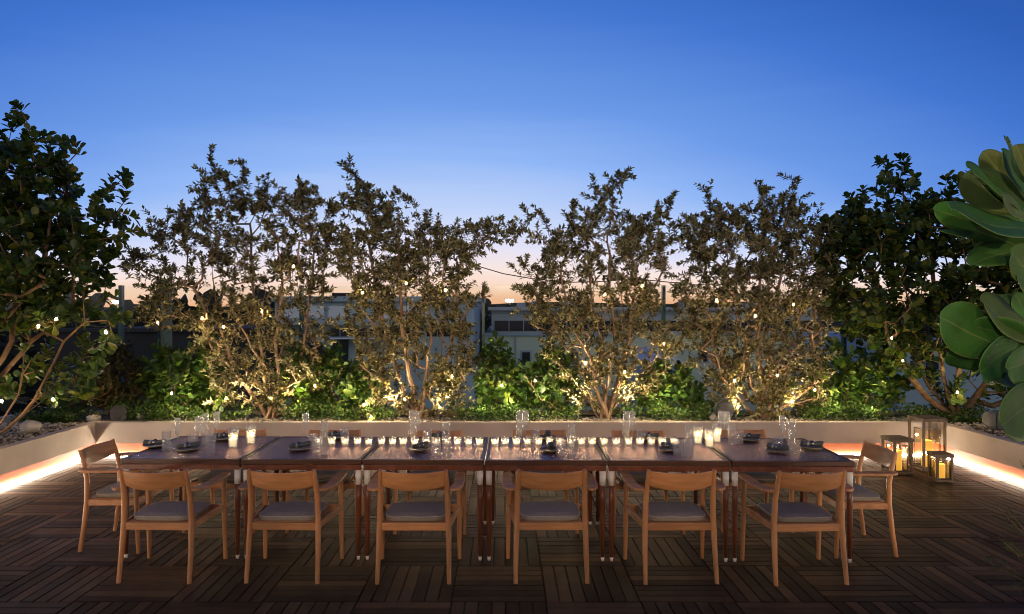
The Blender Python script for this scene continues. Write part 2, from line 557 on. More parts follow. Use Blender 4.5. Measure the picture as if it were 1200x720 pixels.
class MB:
    def __init__(s):
        s.v, s.f, s.sm, s.mi = [], [], [], []
        s.cur = 0

    def add(s, verts, faces, smooth=False):
        o = len(s.v)
        s.v += [tuple(v) for v in verts]
        for f in faces:
            s.f.append(tuple(i + o for i in f))
            s.sm.append(smooth)
            s.mi.append(s.cur)

    def box(s, x0, x1, y0, y1, z0, z1, mtx=None):
        vs = [Vector((x, y, z)) for z in (z0, z1) for y in (y0, y1) for x in (x0, x1)]
        if mtx is not None:
            vs = [mtx @ v for v in vs]
        s.add(vs, [(0, 2, 3, 1), (4, 5, 7, 6), (0, 1, 5, 4), (2, 6, 7, 3), (0, 4, 6, 2), (1, 3, 7, 5)])

    def beam(s, a, b, w, h, up=(0, 0, 1)):
        a, b = Vector(a), Vector(b)
        d = (b - a).normalized()
        u = Vector(up)
        sd = d.cross(u).normalized()
        u = sd.cross(d).normalized()
        vs = [p + sd * i * w / 2 + u * j * h / 2 for p in (a, b) for (i, j) in ((-1, -1), (1, -1), (1, 1), (-1, 1))]
        s.add(vs, [(0, 1, 2, 3), (7, 6, 5, 4), (0, 4, 5, 1), (1, 5, 6, 2), (2, 6, 7, 3), (3, 7, 4, 0)])

    def tube(s, pts, rad, n=8, caps=True, squash=1.0):
        pts = [Vector(p) for p in pts]
        rings = []
        ref = None
        for i, p in enumerate(pts):
            d = (pts[min(i + 1, len(pts) - 1)] - pts[max(i - 1, 0)])
            d = d.normalized() if d.length > 1e-9 else Vector((0, 0, 1))
            if ref is None:
                ref = Vector((1, 0, 0)) if abs(d.x) < 0.8 else Vector((0, 1, 0))
            u = (ref - d * ref.dot(d)).normalized()
            ref = u
            w = d.cross(u)
            r = rad[i] if hasattr(rad, '__len__') else rad
            rings.append([p + (u * math.cos(a) + w * math.sin(a) * squash) * r for a in [2 * math.pi * k / n for k in range(n)]])
        vs = [v for r in rings for v in r]
        fs = []
        for i in range(len(pts) - 1):
            for k in range(n):
                a, b = i * n + k, i * n + (k + 1) % n
                fs.append((a, b, b + n, a + n))
        s.add(vs, fs, True)
        if caps:
            o = len(vs)
            s.add(rings[0], [tuple(reversed(range(n)))])
            s.add(rings[-1], [tuple(range(n))])

    def lathe(s, prof, n=20, center=(0, 0, 0), smooth=True):
        cx, cy, cz = center
        vs, fs = [], []
        for r, z in prof:
            for k in range(n):
                a = 2 * math.pi * k / n
                vs.append((cx + r * math.cos(a), cy + r * math.sin(a), cz + z))
        for i in range(len(prof) - 1):
            for k in range(n):
                a, b = i * n + k, i * n + (k + 1) % n
                fs.append((a, b, b + n, a + n))
        s.add(vs, fs, smooth)

    def disc(s, r, z, n=20, center=(0, 0, 0)):
        s.add([(center[0] + r * math.cos(2 * math.pi * k / n), center[1] + r * math.sin(2 * math.pi * k / n), center[2] + z) for k in range(n)], [tuple(range(n))])

    def prism(s, poly, z0, z1, mtx=None, top_off=(0, 0)):
        n = len(poly)
        vs = [Vector((x, y, z0)) for x, y in poly] + [Vector((x + top_off[0], y + top_off[1], z1)) for x, y in poly]
        if mtx is not None:
            vs = [mtx @ v for v in vs]
        s.add(vs, [tuple(reversed(range(n))), tuple(range(n, 2 * n))] + [(i, (i + 1) % n, (i + 1) % n + n, i + n) for i in range(n)])

    def build(s, name, mats, parent=None, loc=None, bevel=0.0, seg=2):
        me = bpy.data.meshes.new(name)
        me.from_pydata(s.v, [], s.f)
        for m in (mats if isinstance(mats, (list, tuple)) else [mats]):
            me.materials.append(m)
        me.polygons.foreach_set('use_smooth', s.sm)
        me.polygons.foreach_set('material_index', s.mi)
        me.update()
        o = bpy.data.objects.new(name, me)
        COL.objects.link(o)
        if parent is not None:
            o.parent = parent
            KIDS.setdefault(parent.name, []).append(o)
        if loc is not None:
            o.location = loc
        if bevel:
            b = o.modifiers.new('bevel', 'BEVEL')
            b.width = bevel
            b.segments = seg
            b.limit_method = 'ANGLE'
            b.angle_limit = math.radians(50)
        return o


def fast_mesh(name, verts, faces, mat, parent=None, smooth=False, uv=None):
    """verts (n,3), faces (m,k)"""
    me = bpy.data.meshes.new(name)
    verts = np.asarray(verts, np.float32)
    faces = np.asarray(faces, np.int32)
    k = faces.shape[1]
    me.vertices.add(len(verts))
    me.vertices.foreach_set('co', verts.ravel())
    me.loops.add(faces.size)
    me.loops.foreach_set('vertex_index', faces.ravel())
    me.polygons.add(len(faces))
    me.polygons.foreach_set('loop_start', np.arange(0, faces.size, k, dtype=np.int32))
    me.polygons.foreach_set('loop_total', np.full(len(faces), k, np.int32))
    me.polygons.foreach_set('use_smooth', np.full(len(faces), smooth))
    me.update(calc_edges=True)
    me.validate()
    me.materials.append(mat)
    o = bpy.data.objects.new(name, me)
    COL.objects.link(o)
    if parent is not None:
        o.parent = parent
        KIDS.setdefault(parent.name, []).append(o)
    return o


def norm(a):
    return a / (np.linalg.norm(a, axis=-1, keepdims=True) + 1e-9)


SMALL_T = np.array([(0, 0, 0), (-.5, .5, .10), (0, 1, -.06), (.5, .5, .10)])
SMALL_F = np.array([(0, 1, 2), (0, 2, 3)])
ROUND_T = np.array([(0, 0, 0), (-.20, .28, .04), (-.46, .62, .10), (-.36, .88, .06), (0, 1, -.04), (.36, .88, .06), (.46, .62, .10), (.20, .28, .04), (0, .55, 0)])
ROUND_F = np.array([(0, 1, 2, 8), (8, 2, 3, 4), (8, 4, 5, 6), (0, 8, 6, 7)])


def leaf_mesh(name, P, D, N, L, Wd, T, Fc, mat, parent, smooth=False):
    D = norm(D)
    S = norm(np.cross(D, N))
    N = np.cross(S, D)
    n = len(P)
    t = T[None]
    V = P[:, None] + S[:, None] * (t[..., 0:1] * Wd[:, None, None]) + D[:, None] * (t[..., 1:2] * L[:, None, None]) + N[:, None] * (t[..., 2:3] * L[:, None, None])
    fc = Fc[None] + (np.arange(n) * len(T))[:, None, None]
    return fast_mesh(name, V.reshape(-1, 3), fc.reshape(-1, Fc.shape[1]), mat, parent, smooth)


def in_poly(x, y, poly):
    c = False
    j = len(poly) - 1
    for i in range(len(poly)):
        xi, yi = poly[i]
        xj, yj = poly[j]
        if (yi > y) != (yj > y) and x < (xj - xi) * (y - yi) / (yj - yi + 1e-9) + xi:
            c = not c
        j = i
    return c


def sample_poly(poly, n, R, weight=None):
    xs = [p[0] for p in poly]
    ys = [p[1] for p in poly]
    out = []
    while len(out) < n:
        x, y = R.uniform(min(xs), max(xs)), R.uniform(min(ys), max(ys))
        if in_poly(x, y, poly) and (weight is None or R.random() < weight(x, y)):
            out.append((x, y))
    return out


def edge_dist(x, y, poly):
    best = 1e9
    for i in range(len(poly)):
        ax, ay = poly[i]
        bx, by = poly[(i + 1) % len(poly)]
        t = max(0, min(1, ((x - ax) * (bx - ax) + (y - ay) * (by - ay)) / ((bx - ax) ** 2 + (by - ay) ** 2 + 1e-9)))
        best = min(best, math.hypot(x - ax - t * (bx - ax), y - ay - t * (by - ay)))
    return best


def grow(stems, targets, R, step=0.14, wiggle=0.03, upbias=0.35):
    """chains of nodes; every target joins the closest part of what stands already"""
    nodes = []
    chains = []
    for st in stems:
        pts = []
        for i in range(len(st) - 1):
            a, b = st[i], st[i + 1]
            m = max(1, int((b - a).length / step))
            for k in range(m):
                p = a.lerp(b, k / m)
                if i or k:
                    p = p + Vector((R.gauss(0, wiggle * .5), R.gauss(0, wiggle * .5), 0))
                pts.append(p)
        pts.append(st[-1])
        ids = list(range(len(nodes), len(nodes) + len(pts)))
        nodes += pts
        chains.append(ids)
    base = stems[0][0]
    targets = sorted(targets, key=lambda t: (t - base).length + R.uniform(0, .3))
    arr = np.array([list(n) for n in nodes])
    tips = []
    for t in targets:
        tv = np.array(list(t))
        dv = tv - arr
        dist = np.linalg.norm(dv, axis=1)
        cost = dist + upbias * np.maximum(0, -dv[:, 2]) * 2 + upbias * np.maximum(0, .3 * dist - dv[:, 2])
        j = int(np.argmin(cost))
        a = Vector(arr[j])
        L = (t - a).length
        m = max(1, int(L / step))
        ids = [j]
        new = []
        for k in range(1, m + 1):
            f = k / m
            p = a.lerp(t, f)
            p.z -= math.sin(f * math.pi) * L * 0.07
            if k < m:
                p += Vector((R.gauss(0, wiggle), R.gauss(0, wiggle), R.gauss(0, wiggle)))
            new.append(p)
            ids.append(len(arr) + len(new) - 1)
        d = (new[-1] - (new[-2] if len(new) > 1 else a))
        tips.append((t, d.normalized() if d.length > 1e-6 else Vector((0, 0, 1))))
        arr = np.vstack([arr, np.array([list(p) for p in new])])
        chains.append(ids)
    return arr, chains, tips


def wood_mesh(name, arr, chains, mat, parent, nstem, r_tip=0.0035, p=0.46, rmax=0.05, sides=6):
    load = np.zeros(len(arr))
    for ch in reversed(chains):
        acc = 1.0
        for idx in range(len(ch) - 1, 0, -1):
            load[ch[idx]] += 0
            acc = max(acc, load[ch[idx]] + (1 if idx == len(ch) - 1 else 0)) if False else acc + load[ch[idx]]
            load[ch[idx]] = acc
            # loads below a node are the sum of what it carries
            acc = load[ch[idx]]
        load[ch[0]] += acc if ch[0] != ch[-1] else 0
    load = np.maximum(load, 1)
    mb = MB()
    for ci, ch in enumerate(chains):
        pts = [arr[i] for i in ch]
        r = [min(rmax, r_tip * load[i] ** p) for i in ch]
        if ci >= nstem:
            r[0] = min(r[0], r[1] * 1.25)
        for k in range(1, len(r)):
            r[k] = min(r[k], r[k - 1])
        if ci < nstem:
            r[0] = r[0] * 1.35
        mb.tube(pts, r, n=sides if ci < nstem * 3 else 5, caps=False)
    return mb.build(name, mat, parent)


def sprays(tips, R, per, twig, L, Wr, spread, jitter=0.5, up=0.25, seed=1):
    g = np.random.default_rng(seed)
    P, D, N, LL, WW = [], [], [], [], []
    for (t, d) in tips:
        t = np.array(list(t))
        d = np.array(list(d)) + g.normal(0, jitter, 3) + np.array([0, 0, up])
        d = d / (np.linalg.norm(d) + 1e-9)
        tl = twig * g.uniform(.6, 1.25)
        a = np.cross(d, [0.3, 0.2, 1.0])
        a /= np.linalg.norm(a) + 1e-9
        b = np.cross(d, a)
        n = int(per * g.uniform(.7, 1.3))
        s = np.sort(g.uniform(0, 1, n))
        th = np.arange(n) * 2.4 + g.uniform(0, 6)
        rad = a[None] * np.cos(th)[:, None] + b[None] * np.sin(th)[:, None]
        bend = np.array([0, 0, -1.0]) * (s[:, None] ** 2) * tl * 0.15
        pos = t[None] + d[None] * (s[:, None] - .35) * tl + bend
        sp_ = spread * (1 - .45 * s)[:, None]
        dd = d[None] * (1 - sp_ * .6) + rad * sp_ + g.normal(0, .15, (n, 3))
        nn = d[None] * .8 - rad * .5 + np.array([0, 0, .5]) + g.normal(0, .25, (n, 3))
        P.append(pos); D.append(dd); N.append(nn)
        l = L * g.uniform(.65, 1.2, n)
        LL.append(l); WW.append(l * Wr * g.uniform(.85, 1.15, n))
    return [np.concatenate(q) for q in (P, D, N, LL, WW)]


# ------------------------------------------------------------------ ground, terrace slab, deck
gm = MB()
gm.add([(-3000, -3000, -7), (3000, -3000, -7), (3000, 3000, -7), (-3000, 3000, -7)], [(0, 1, 2, 3)])
tag(gm.build('ground', M['ground']), kind='structure')
sl = MB()
sl.box(-8.5, 9.0, -4.0, 9.7, -0.6, -0.06)
tag(sl.build('terrace_slab', M['slab']), kind='structure')
XL, XR, YB = -5.02, 5.34, 8.41     # inner faces of the planters
un = MB()
un.add([(-5.3, -2.6, -0.03), (5.62, -2.6, -0.03), (5.62, 8.69, -0.03), (-5.3, 8.69, -0.03)], [(0, 1, 2, 3)])
tag(un.build('deck_underlay', M['under']), kind='structure')

dk = MB()
T = 0.6
i0, j0 = -9, -13
for i in range(i0, 10):
    for j in range(j0, 7):
        tx, ty = -0.33 + i * T, 4.93 + j * T
        if tx > 5.6 or tx + T < -5.3 or ty > 8.65 or ty < -2.7:
            continue
        vert = (i + j) % 2 == 0
        n = 7
        w = (T - 0.004) / n
        for k in range(n):
            a = 0.002 + k * w + 0.004
            b = 0.002 + (k + 1) * w - 0.004
            h = rnd.uniform(-0.0012, 0.0012)
            if vert:
                x0, x1, y0, y1 = tx + a, tx + b, ty + .003, ty + T - .003
            else:
                x0, x1, y0, y1 = tx + .003, tx + T - .003, ty + a, ty + b
            x0, x1, y1 = max(x0, -5.3), min(x1, 5.62), min(y1, 8.69)
            if x1 - x0 < .01 or y1 - y0 < .01:
                continue
            # eased edges: plank with small chamfer
            c = 0.0025
            dk.add([(x0, y0, -.022), (x1, y0, -.022), (x1, y1, -.022), (x0, y1, -.022),
                    (x0, y0, h - c), (x1, y0, h - c), (x1, y1, h - c), (x0, y1, h - c),
                    (x0 + c, y0 + c, h), (x1 - c, y0 + c, h), (x1 - c, y1 - c, h), (x0 + c, y1 - c, h)],
                   [(0, 1, 5, 4), (1, 2, 6, 5), (2, 3, 7, 6), (3, 0, 4, 7), (4, 5, 9, 8), (5, 6, 10, 9), (6, 7, 11, 10), (7, 4, 8, 11), (8, 9, 10, 11)])
tag(dk.build('deck', M['deck']), kind='structure')

# ------------------------------------------------------------------ planters with hidden strip light
PZ0, PZ1, CAP = 0.19, 0.45, 0.11


def planter(label, walls, kicks, leds):
    t = thing('planter', label, 'planter', group='low planters round the deck')
    w = MB()
    for b in walls: w.box(*b)
    w.build('planter_wall', M['plaster'], t, bevel=0.006)
    k = MB()
    for b in kicks: k.box(*b)
    k.build('kick_board', M['kick'], t)
    l = MB()
    for b in leds: l.box(*b)
    l.build('strip_light', M['led'], t)
    return t


REC = 0.14
planter('long back planter running behind the dining table with a recessed glowing base',
        [(XL - CAP, XR + CAP, YB, YB + CAP, PZ0, PZ1), (XL - CAP - .9, XR + CAP + .9, 9.30, 9.38, -.02, PZ1)],
        [(XL - REC, XR + REC, YB + REC, YB + REC + .03, -.02, PZ0 - .002)],
        [(XL - REC + .04, XR + REC - .04, YB + REC - .022, YB + REC - .002, 0.004, 0.030)])
planter('left planter along the deck with gravel and a leaning tree, bright strip at its base',
        [(XL - CAP, XL, -2.5, YB - .002, PZ0, PZ1), (XL - 1.5, XL - 1.42, -2.5, 9.28, -.02, PZ1)],
        [(XL - REC - .03, XL - REC, -2.5, YB + REC - .002, -.02, PZ0 - .002)],
        [(XL - REC + .002, XL - REC + .022, -2.4, YB + REC - .03, 0.004, 0.030)])
planter('right planter beside the lanterns with a bright strip at its base',
        [(XR, XR + CAP, -2.5, YB - .002, PZ0, PZ1), (XR + 1.6, XR + 1.68, -2.5, 9.28, -.02, PZ1)],
        [(XR + REC, XR + REC + .03, -2.5, YB + REC - .002, -.02, PZ0 - .002)],
        [(XR + REC - .022, XR + REC - .002, -2.4, YB + REC - .03, 0.004, 0.030)])


def soil(name, x0, x1, y0, y1, n=40, z=0.405):
    mb = MB()
    nx, ny = max(2, int((x1 - x0) / .12)), max(2, int((y1 - y0) / .12))
    vs = []
    for j in range(ny + 1):
        for i in range(nx + 1):
            e = 0 if i in (0, nx) or j in (0, ny) else 1
            vs.append((x0 + (x1 - x0) * i / nx, y0 + (y1 - y0) * j / ny, z + e * rnd.uniform(-.015, .03)))
    fs = [(j * (nx + 1) + i, j * (nx + 1) + i + 1, (j + 1) * (nx + 1) + i + 1, (j + 1) * (nx + 1) + i) for j in range(ny) for i in range(nx)]
    mb.add(vs, fs, True)
    return tag(mb.build(name, M['soil']), kind='structure')


soil('soil', XL - .95, XR + 1.0, YB + CAP - .01, 9.31)
soil('soil', XL - 1.43, XL - CAP + .01, -2.5, YB + .2, z=.404)
soil('soil', XR + CAP - .01, XR + 1.61, -2.5, YB + .2, z=.404)

# pebbles spread on the beds (nobody could count them)
ico = np.array([(0, 0, 1), (0.894, 0, .447), (.276, .851, .447), (-.724, .526, .447), (-.724, -.526, .447), (.276, -.851, .447),
                (.724, .526, -.447), (-.276, .851, -.447), (-.894, 0, -.447), (-.276, -.851, -.447), (.724, -.526, -.447), (0, 0, -1)])
icf = np.array([(0, 1, 2), (0, 2, 3), (0, 3, 4), (0, 4, 5), (0, 5, 1), (1, 6, 2), (2, 7, 3), (3, 8, 4), (4, 9, 5), (5, 10, 1),
                (1, 10, 6), (2, 6, 7), (3, 7, 8), (4, 8, 9), (5, 9, 10), (11, 6, 10), (11, 7, 6), (11, 8, 7), (11, 9, 8), (11, 10, 9)])


def pebbles(regions):
    P = []
    for x0, x1, y0, y1, n in regions:
        P.append(np.stack([rng.uniform(x0, x1, n), rng.uniform(y0, y1, n), np.full(n, .43)], 1))
    P = np.concatenate(P)
    n = len(P)
    s = rng.uniform(.008, .026, (n, 1)) * np.array([[1, 1, .6]]) * rng.uniform(.7, 1.3, (n, 3))
    a = rng.uniform(0, 6.28, n)
    V = ico[None] * s[:, None]
    V = np.stack([V[..., 0] * np.cos(a)[:, None] - V[..., 1] * np.sin(a)[:, None], V[..., 0] * np.sin(a)[:, None] + V[..., 1] * np.cos(a)[:, None], V[..., 2]], -1) + P[:, None]
    f = icf[None] + (np.arange(n) * 12)[:, None, None]
    o = fast_mesh('gravel', V.reshape(-1, 3), f.reshape(-1, 3), M['pebble'])
    return tag(o, 'mixed pale pebbles and bark chips covering the planter beds', 'gravel', kind='stuff')


pebbles([(XL - 1.3, XL - CAP, 4.5, 8.5, 3200), (XR + CAP, XR + 1.4, 5.5, 8.5, 2000), (XL, XR, YB + CAP, YB + .5, 4200)])


def rock(label, loc, s, seed):
    R = random.Random(seed)
    mb = MB()
    nu, nv = 14, 9
    vs = []
    for j in range(nv + 1):
        ph = math.pi * j / nv
        for i in range(nu):
            th = 2 * math.pi * i / nu
            k = 1 + .12 * math.sin(3 * th + seed) * math.sin(ph) + .08 * math.cos(5 * ph + th * 2)
            vs.append((s[0] * k * math.sin(ph) * math.cos(th), s[1] * k * math.sin(ph) * math.sin(th), s[2] * k * math.cos(ph)))
    fs = [(j * nu + i, j * nu + (i + 1) % nu, (j + 1) * nu + (i + 1) % nu, (j + 1) * nu + i) for j in range(nv) for i in range(nu)]
    mb.add(vs, fs, True)
    o = mb.build('rock', M['rock'], loc=loc)
    o.rotation_euler = (0, 0, R.uniform(0, 3))
    return tag(o, label, 'rock', 'pale rocks in the planters')


rock('rounded cream rock beside the bark at the middle of the left planter', (-5.42, 7.8, .50), (.11, .09, .075), 1)
rock('small buff rock near the far corner of the left planter', (-5.14, 8.56, .47), (.10, .07, .05), 2)
rock('flat pale rock nearest the left edge of the photo', (-5.62, 6.9, .47), (.12, .09, .05), 3)
rock('bright white rock next to the dark speaker under the fourth silver tree', (2.66, 8.62, .48), (.075, .06, .058), 4)
rock('low grey rock in the shade behind the groundcover left of centre', (-4.62, 8.75, .48), (.16, .08, .045), 5)


def garden_speaker(label, px, py, d, rz, s=1.0):
    p = W(px, py, d)
    t = thing('garden_speaker', label, 'garden speaker', (p.x, p.y, .42), rz, 'rounded garden speakers in the planters')
    mb = MB()
    zc = p.z - .42
    # rounded housing, flat grille side to -y
    n, m = 20, 7
    rings = []
    for j in range(m + 1):
        f = j / m
        y = -.06 + .17 * f
        k = [1, 1.06, 1.07, 1.03, .95, .82, .62, .3][j]
        rings.append([(k * s * .105 * math.copysign(abs(math.cos(a)) ** .55, math.cos(a)), y * s, zc + k * s * .092 * math.copysign(abs(math.sin(a)) ** .6, math.sin(a))) for a in [2 * math.pi * i / n for i in range(n)]])
    vs = [v for r in rings for v in r]
    fs = [(j * n + i, j * n + (i + 1) % n, (j + 1) * n + (i + 1) % n, (j + 1) * n + i) for j in range(m) for i in range(n)]
    mb.add(vs, fs, True)
    mb.add(rings[-1], [tuple(range(n))])
    mb.build('housing', M['speaker'], t)
    g = MB()
    g.add([(x * .94, y - .004, zc + (z - zc) * .94) for x, y, z in rings[0]], [tuple(range(n))])
    g.build('grille', M['steel'], t) if rz > 9 else g.build('grille', M['speaker'], t)
    st = MB()
    st.tube([(0, .02, -.05), (0, .02, zc - .06 * s)], .014, 8)
    st.tube([(-.05, .02, .012), (.05, .02, .012)], .01, 6)
    st.build('stake', M['steel'], t)


garden_speaker('light grey rounded speaker at the left corner of the back planter', 141, 484.5, 8.62, 0.15, 1.0)
garden_speaker('dark rounded speaker standing beside the white rock below the fourth silver tree', 848, 480, 8.60, 0, 1.05)
garden_speaker('dark speaker half hidden in leaves at the foot of the second silver tree', 459, 467, 8.9, 0.1, .9)
garden_speaker('dark speaker in the right planter below the large foreground leaves', 1166, 492, 7.7, .5, 1.1)

# ------------------------------------------------------------------ glass balustrade
pxs = [-7.82, -5.32, -2.82, -0.30, 2.20, 4.70, 7.2]
names = ['far left', 'left, behind the first silver tree', 'left of centre, behind the second silver tree', 'right of centre, behind the third silver tree',
         'right, behind the fourth silver tree', 'far right, behind the dark clusia']
for i in range(6):
    t = thing('glass_balustrade', 'clear greenish glass windbreak panel %s' % names[i], 'glass panel', (pxs[i], 9.46, .0), 0, 'glass windbreak panels behind the planting')
    w = pxs[i + 1] - pxs[i]
    mb = MB(); mb.box(.045, w - .012, -.006, .006, -.4, 2.16); mb.build('pane', M['rail_glass'], t)
    mb = MB(); mb.box(0, .04, -.03, .05, -.4, 2.17); mb.build('post', M['edge_glass'], t)
t = thing('glass_fin', 'narrow tall glass fin standing behind the left shrubs', 'glass panel', (-4.80, 9.55, 0), 0)
mb = MB(); mb.box(0, .16, 0, .012, -.4, 2.24); mb.build('pane', simple('frosty_glass', (0.22, 0.32, 0.33), 0.3), t)
mb = MB(); mb.box(-.026, -.004, -.02, .03, -.4, 2.27); mb.build('edge_post', M['edge_glass'], t)

# ------------------------------------------------------------------ tables
TC = Vector((-0.14, 5.01, 0))
TROT = math.radians(-1.0)
MODW = 0.902


def trow(x, y):
    """point in table-row coordinates (x along the row from its middle, y from the front edge)"""
    v = Matrix.Rotation(TROT, 3, 'Z') @ Vector((x, y, 0))
    return TC + v


TH = 0.745
table0 = thing('dining_table', '', 'table', group='square table modules pushed together in one long row')
mb = MB()
hw = MODW / 2 - .005
dep = .90
bw = .028
for (x0, x1, y0, y1) in ((-hw, hw, 0, bw), (-hw, hw, dep - bw, dep), (-hw, -hw + bw, bw, dep - bw), (hw - bw, hw, bw, dep - bw)):
    mb.box(x0, x1, y0, y1, TH - .036, TH)
mb.build('top_frame', M['dark_wood'], table0, bevel=.003)
mb = MB()
mb.box(-hw + bw + .001, hw - bw - .001, bw + .001, dep - bw - .001, TH - .03, TH - .002)
mb.build('embossed_top', M['tabletop'], table0)
mb = MB()
e = .004
for (x0, x1, y0, y1) in ((-hw + e, hw - e, e, .03), (-hw + e, hw - e, dep - .03, dep - e), (-hw + e, -hw + .03, .03, dep - .03), (hw - .03, hw - e, .03, dep - .03)):
    mb.box(x0, x1, y0, y1, TH - .078, TH - .040)
mb.build('apron', M['leg_wood'], table0, bevel=.003)
for sx_ in (-1, 1):
    for yy in (.032, dep - .032):
        mb = MB()
        X = sx_ * (hw - .028)
        mb.lathe([(.0, TH - .185), (.0205, TH - .185), (.0215, TH - .3), (.019, TH - .45), (.0145, .03), (0, .03)], 14, (X, yy, 0))
        leg = mb.build('leg', M['leg_wood'], table0)
        mb = MB()
        mb.lathe([(0, TH - .186), (.0215, TH - .186), (.0235, TH - .079), (0, TH - .079)], 14, (X, yy, 0))
        mb.build('collar', M['white_metal'], leg)
        mb = MB()
        mb.lathe([(0, 0.001), (.0105, 0.001), (.0145, .031), (0, .031)], 12, (X, yy, 0))
        mb.build('foot', M['white_metal'], leg)
ordw = ['first', 'second', 'third', 'fourth', 'fifth', 'sixth']
tdesc = ['leftmost table module of the row, its open end facing the left armchair', 'second table module from the left, under two tall candle glasses',
         'third table module from the left in the row, crossed by small candles', 'fourth table module from the left, right of the middle joint',
         'fifth table module from the left, with tall candle glasses at its right', 'rightmost table module of the row, next to the lanterns side']
for k in range(6):
    o = table0 if k == 0 else copy_tree(table0)
    o.location = trow((k - 2.5) * MODW, 0)
    o.rotation_euler = (0, 0, TROT)
    o['label'] = tdesc[k]

# ------------------------------------------------------------------ chairs
chair0 = thing('armchair', '', 'chair', group='teak armchairs around the long table')
for s in (-1, 1):
    mb = MB()
    pts = [(.243 * s, -.012, 0), (.239 * s, .018, .2), (.234 * s, .040, .40), (.229 * s, .034, .56), (.225 * s, .006, .68), (.222 * s, -.022, .772)]
    mb.tube(pts, [.0145, .0175, .0205, .019, .0165, .0145], 12)
    mb.build('leg', M['chair'], chair0, bevel=.003)
    mb = MB()
    pts = [(.287 * s, .452, 0), (.285 * s, .440, .3), (.284 * s, .428, .622)]
    mb.tube(pts, [.0135, .0175, .0185], 12)
    mb.build('leg', M['chair'], chair0, bevel=.003)
    mb = MB()
    out = [(.236, .018), (.262, -.010), (.296, .004), (.322, .040), (.334, .12), (.336, .25), (.331, .38), (.322, .462), (.300, .474), (.262, .468), (.256, .40), (.262, .28), (.262, .16), (.248, .07)]
    poly = [(x * s, y) for x, y in out]
    if s < 0: poly.reverse()
    mb.prism(poly, .622, .641)
    mb.build('armrest', M['chair_h'], chair0, bevel=.006, seg=3)
    
mb = MB()
mb.beam((-.232, .040, .372), (.232, .040, .372), .022, .052)
mb.beam((-.278, .428, .385), (.278, .428, .385), .022, .050)
for s in (-1, 1):
    mb.beam((.236 * s, .045, .375), (.281 * s, .428, .386), .020, .046)
mb.build('seat_frame', M['chair_h'], chair0, bevel=.004)
mb = MB()
mb.prism([(-.212, .052), (.212, .052), (.222, .416), (-.222, .416)], .389, .400)
mb.build('seat_base', M['chair_h'], chair0)


def cushion(hw0, hw1, y0, y1, z0, z1):
    mb = MB()
    nx, ny = 12, 12
    vs = []
    for j in range(ny + 1):
        for i in range(nx + 1):
            u, v = -1 + 2 * i / nx, -1 + 2 * j / ny
            hw_ = hw0 + (hw1 - hw0) * (v + 1) / 2
            # rounded square outline
            r = (abs(u) ** 6 + abs(v) ** 6) ** (1 / 6)
            m = max(abs(u), abs(v))
            k = m / r if r > 1e-6 else 1
            uu, vv = u * k, v * k
            e_ = max(0, 1 - m ** 5)
            vs.append((uu * hw_, y0 + (vv + 1) / 2 * (y1 - y0), z1 - .016 + .016 * e_ ** .5 + .006 * (1 - u * u) * (1 - v * v) + .0016 * math.sin(7 * u + 3 * v)))
    fs = [(j * (nx + 1) + i, j * (nx + 1) + i + 1, (j + 1) * (nx + 1) + i + 1, (j + 1) * (nx + 1) + i) for j in range(ny) for i in range(nx)]
    mb.add(vs, fs, True)
    # side skirt
    per = [i for i in range(nx + 1)] + [j * (nx + 1) + nx for j in range(1, ny + 1)] + [ny * (nx + 1) + i for i in range(nx - 1, -1, -1)] + [j * (nx + 1) for j in range(ny - 1, 0, -1)]
    ring = [vs[i] for i in per]
    lo = [(x * .985, y, z0) for x, y, z in ring]
    mid = [(x * 1.006, y + (.002 if y > (y0 + y1) / 2 else -.002), (z0 + z) / 2) for x, y, z in ring]
    n = len(ring)
    mb.add(lo + mid + ring, [(i, (i + 1) % n, (i + 1) % n + n, i + n) for i in range(n)] + [(i + n, (i + 1) % n + n, (i + 1) % n + 2 * n, i + 2 * n) for i in range(n)], True)
    return mb, [(x * 1.002, y, z) for x, y, z in ring]


mb, ring = cushion(.205, .212, .060, .412, .402, .447)
cu = mb.build('seat_cushion', M['cushion'], chair0)
mb = MB()
mb.tube(ring + [ring[0], ring[1]], .0035, 5, caps=False)
mb.build('piping', M['piping'], cu)
# curved back panel
mb = MB()
n = 16
vs = []
for i in range(n + 1):
    u = -1 + 2 * i / n
    x = u * .216
    y = .006 - .052 * (1 - u * u)
    th = .009
    zt = .766 - .006 * (1 - u * u)
    zb = .650 - .016 * (1 - u * u) + .010 * abs(u) ** 3
    lean = .030
    vs += [(x, y - lean * .75 - th, zt), (x, y - lean * .75 + th, zt), (x, y + .012 + th, zb), (x, y + .012 - th, zb)]
fs = []
for i in range(n):
    a = i * 4
    for q in range(4):
        fs.append((a + q, a + (q + 1) % 4, a + 4 + (q + 1) % 4, a + 4 + q))
mb.add(vs, fs, True)
mb.add(vs[:4], [(3, 2, 1, 0)])
mb.add(vs[-4:], [(0, 1, 2, 3)])
mb.build('backrest', M['chair_h'], chair0, bevel=.005, seg=3)

near_x = [-2.365, -1.50, -.61, .325, 1.20, 2.07]
far_x = [-2.36, -1.51, -.60, .32, 1.20, 2.11]
first = True


def put_chair(x, y, rz, label):
    global first
    o = chair0 if first else copy_tree(chair0)
    first = False
    o.location = (x, y, 0)
    o.rotation_euler = (0, 0, rz)
    o['label'] = label


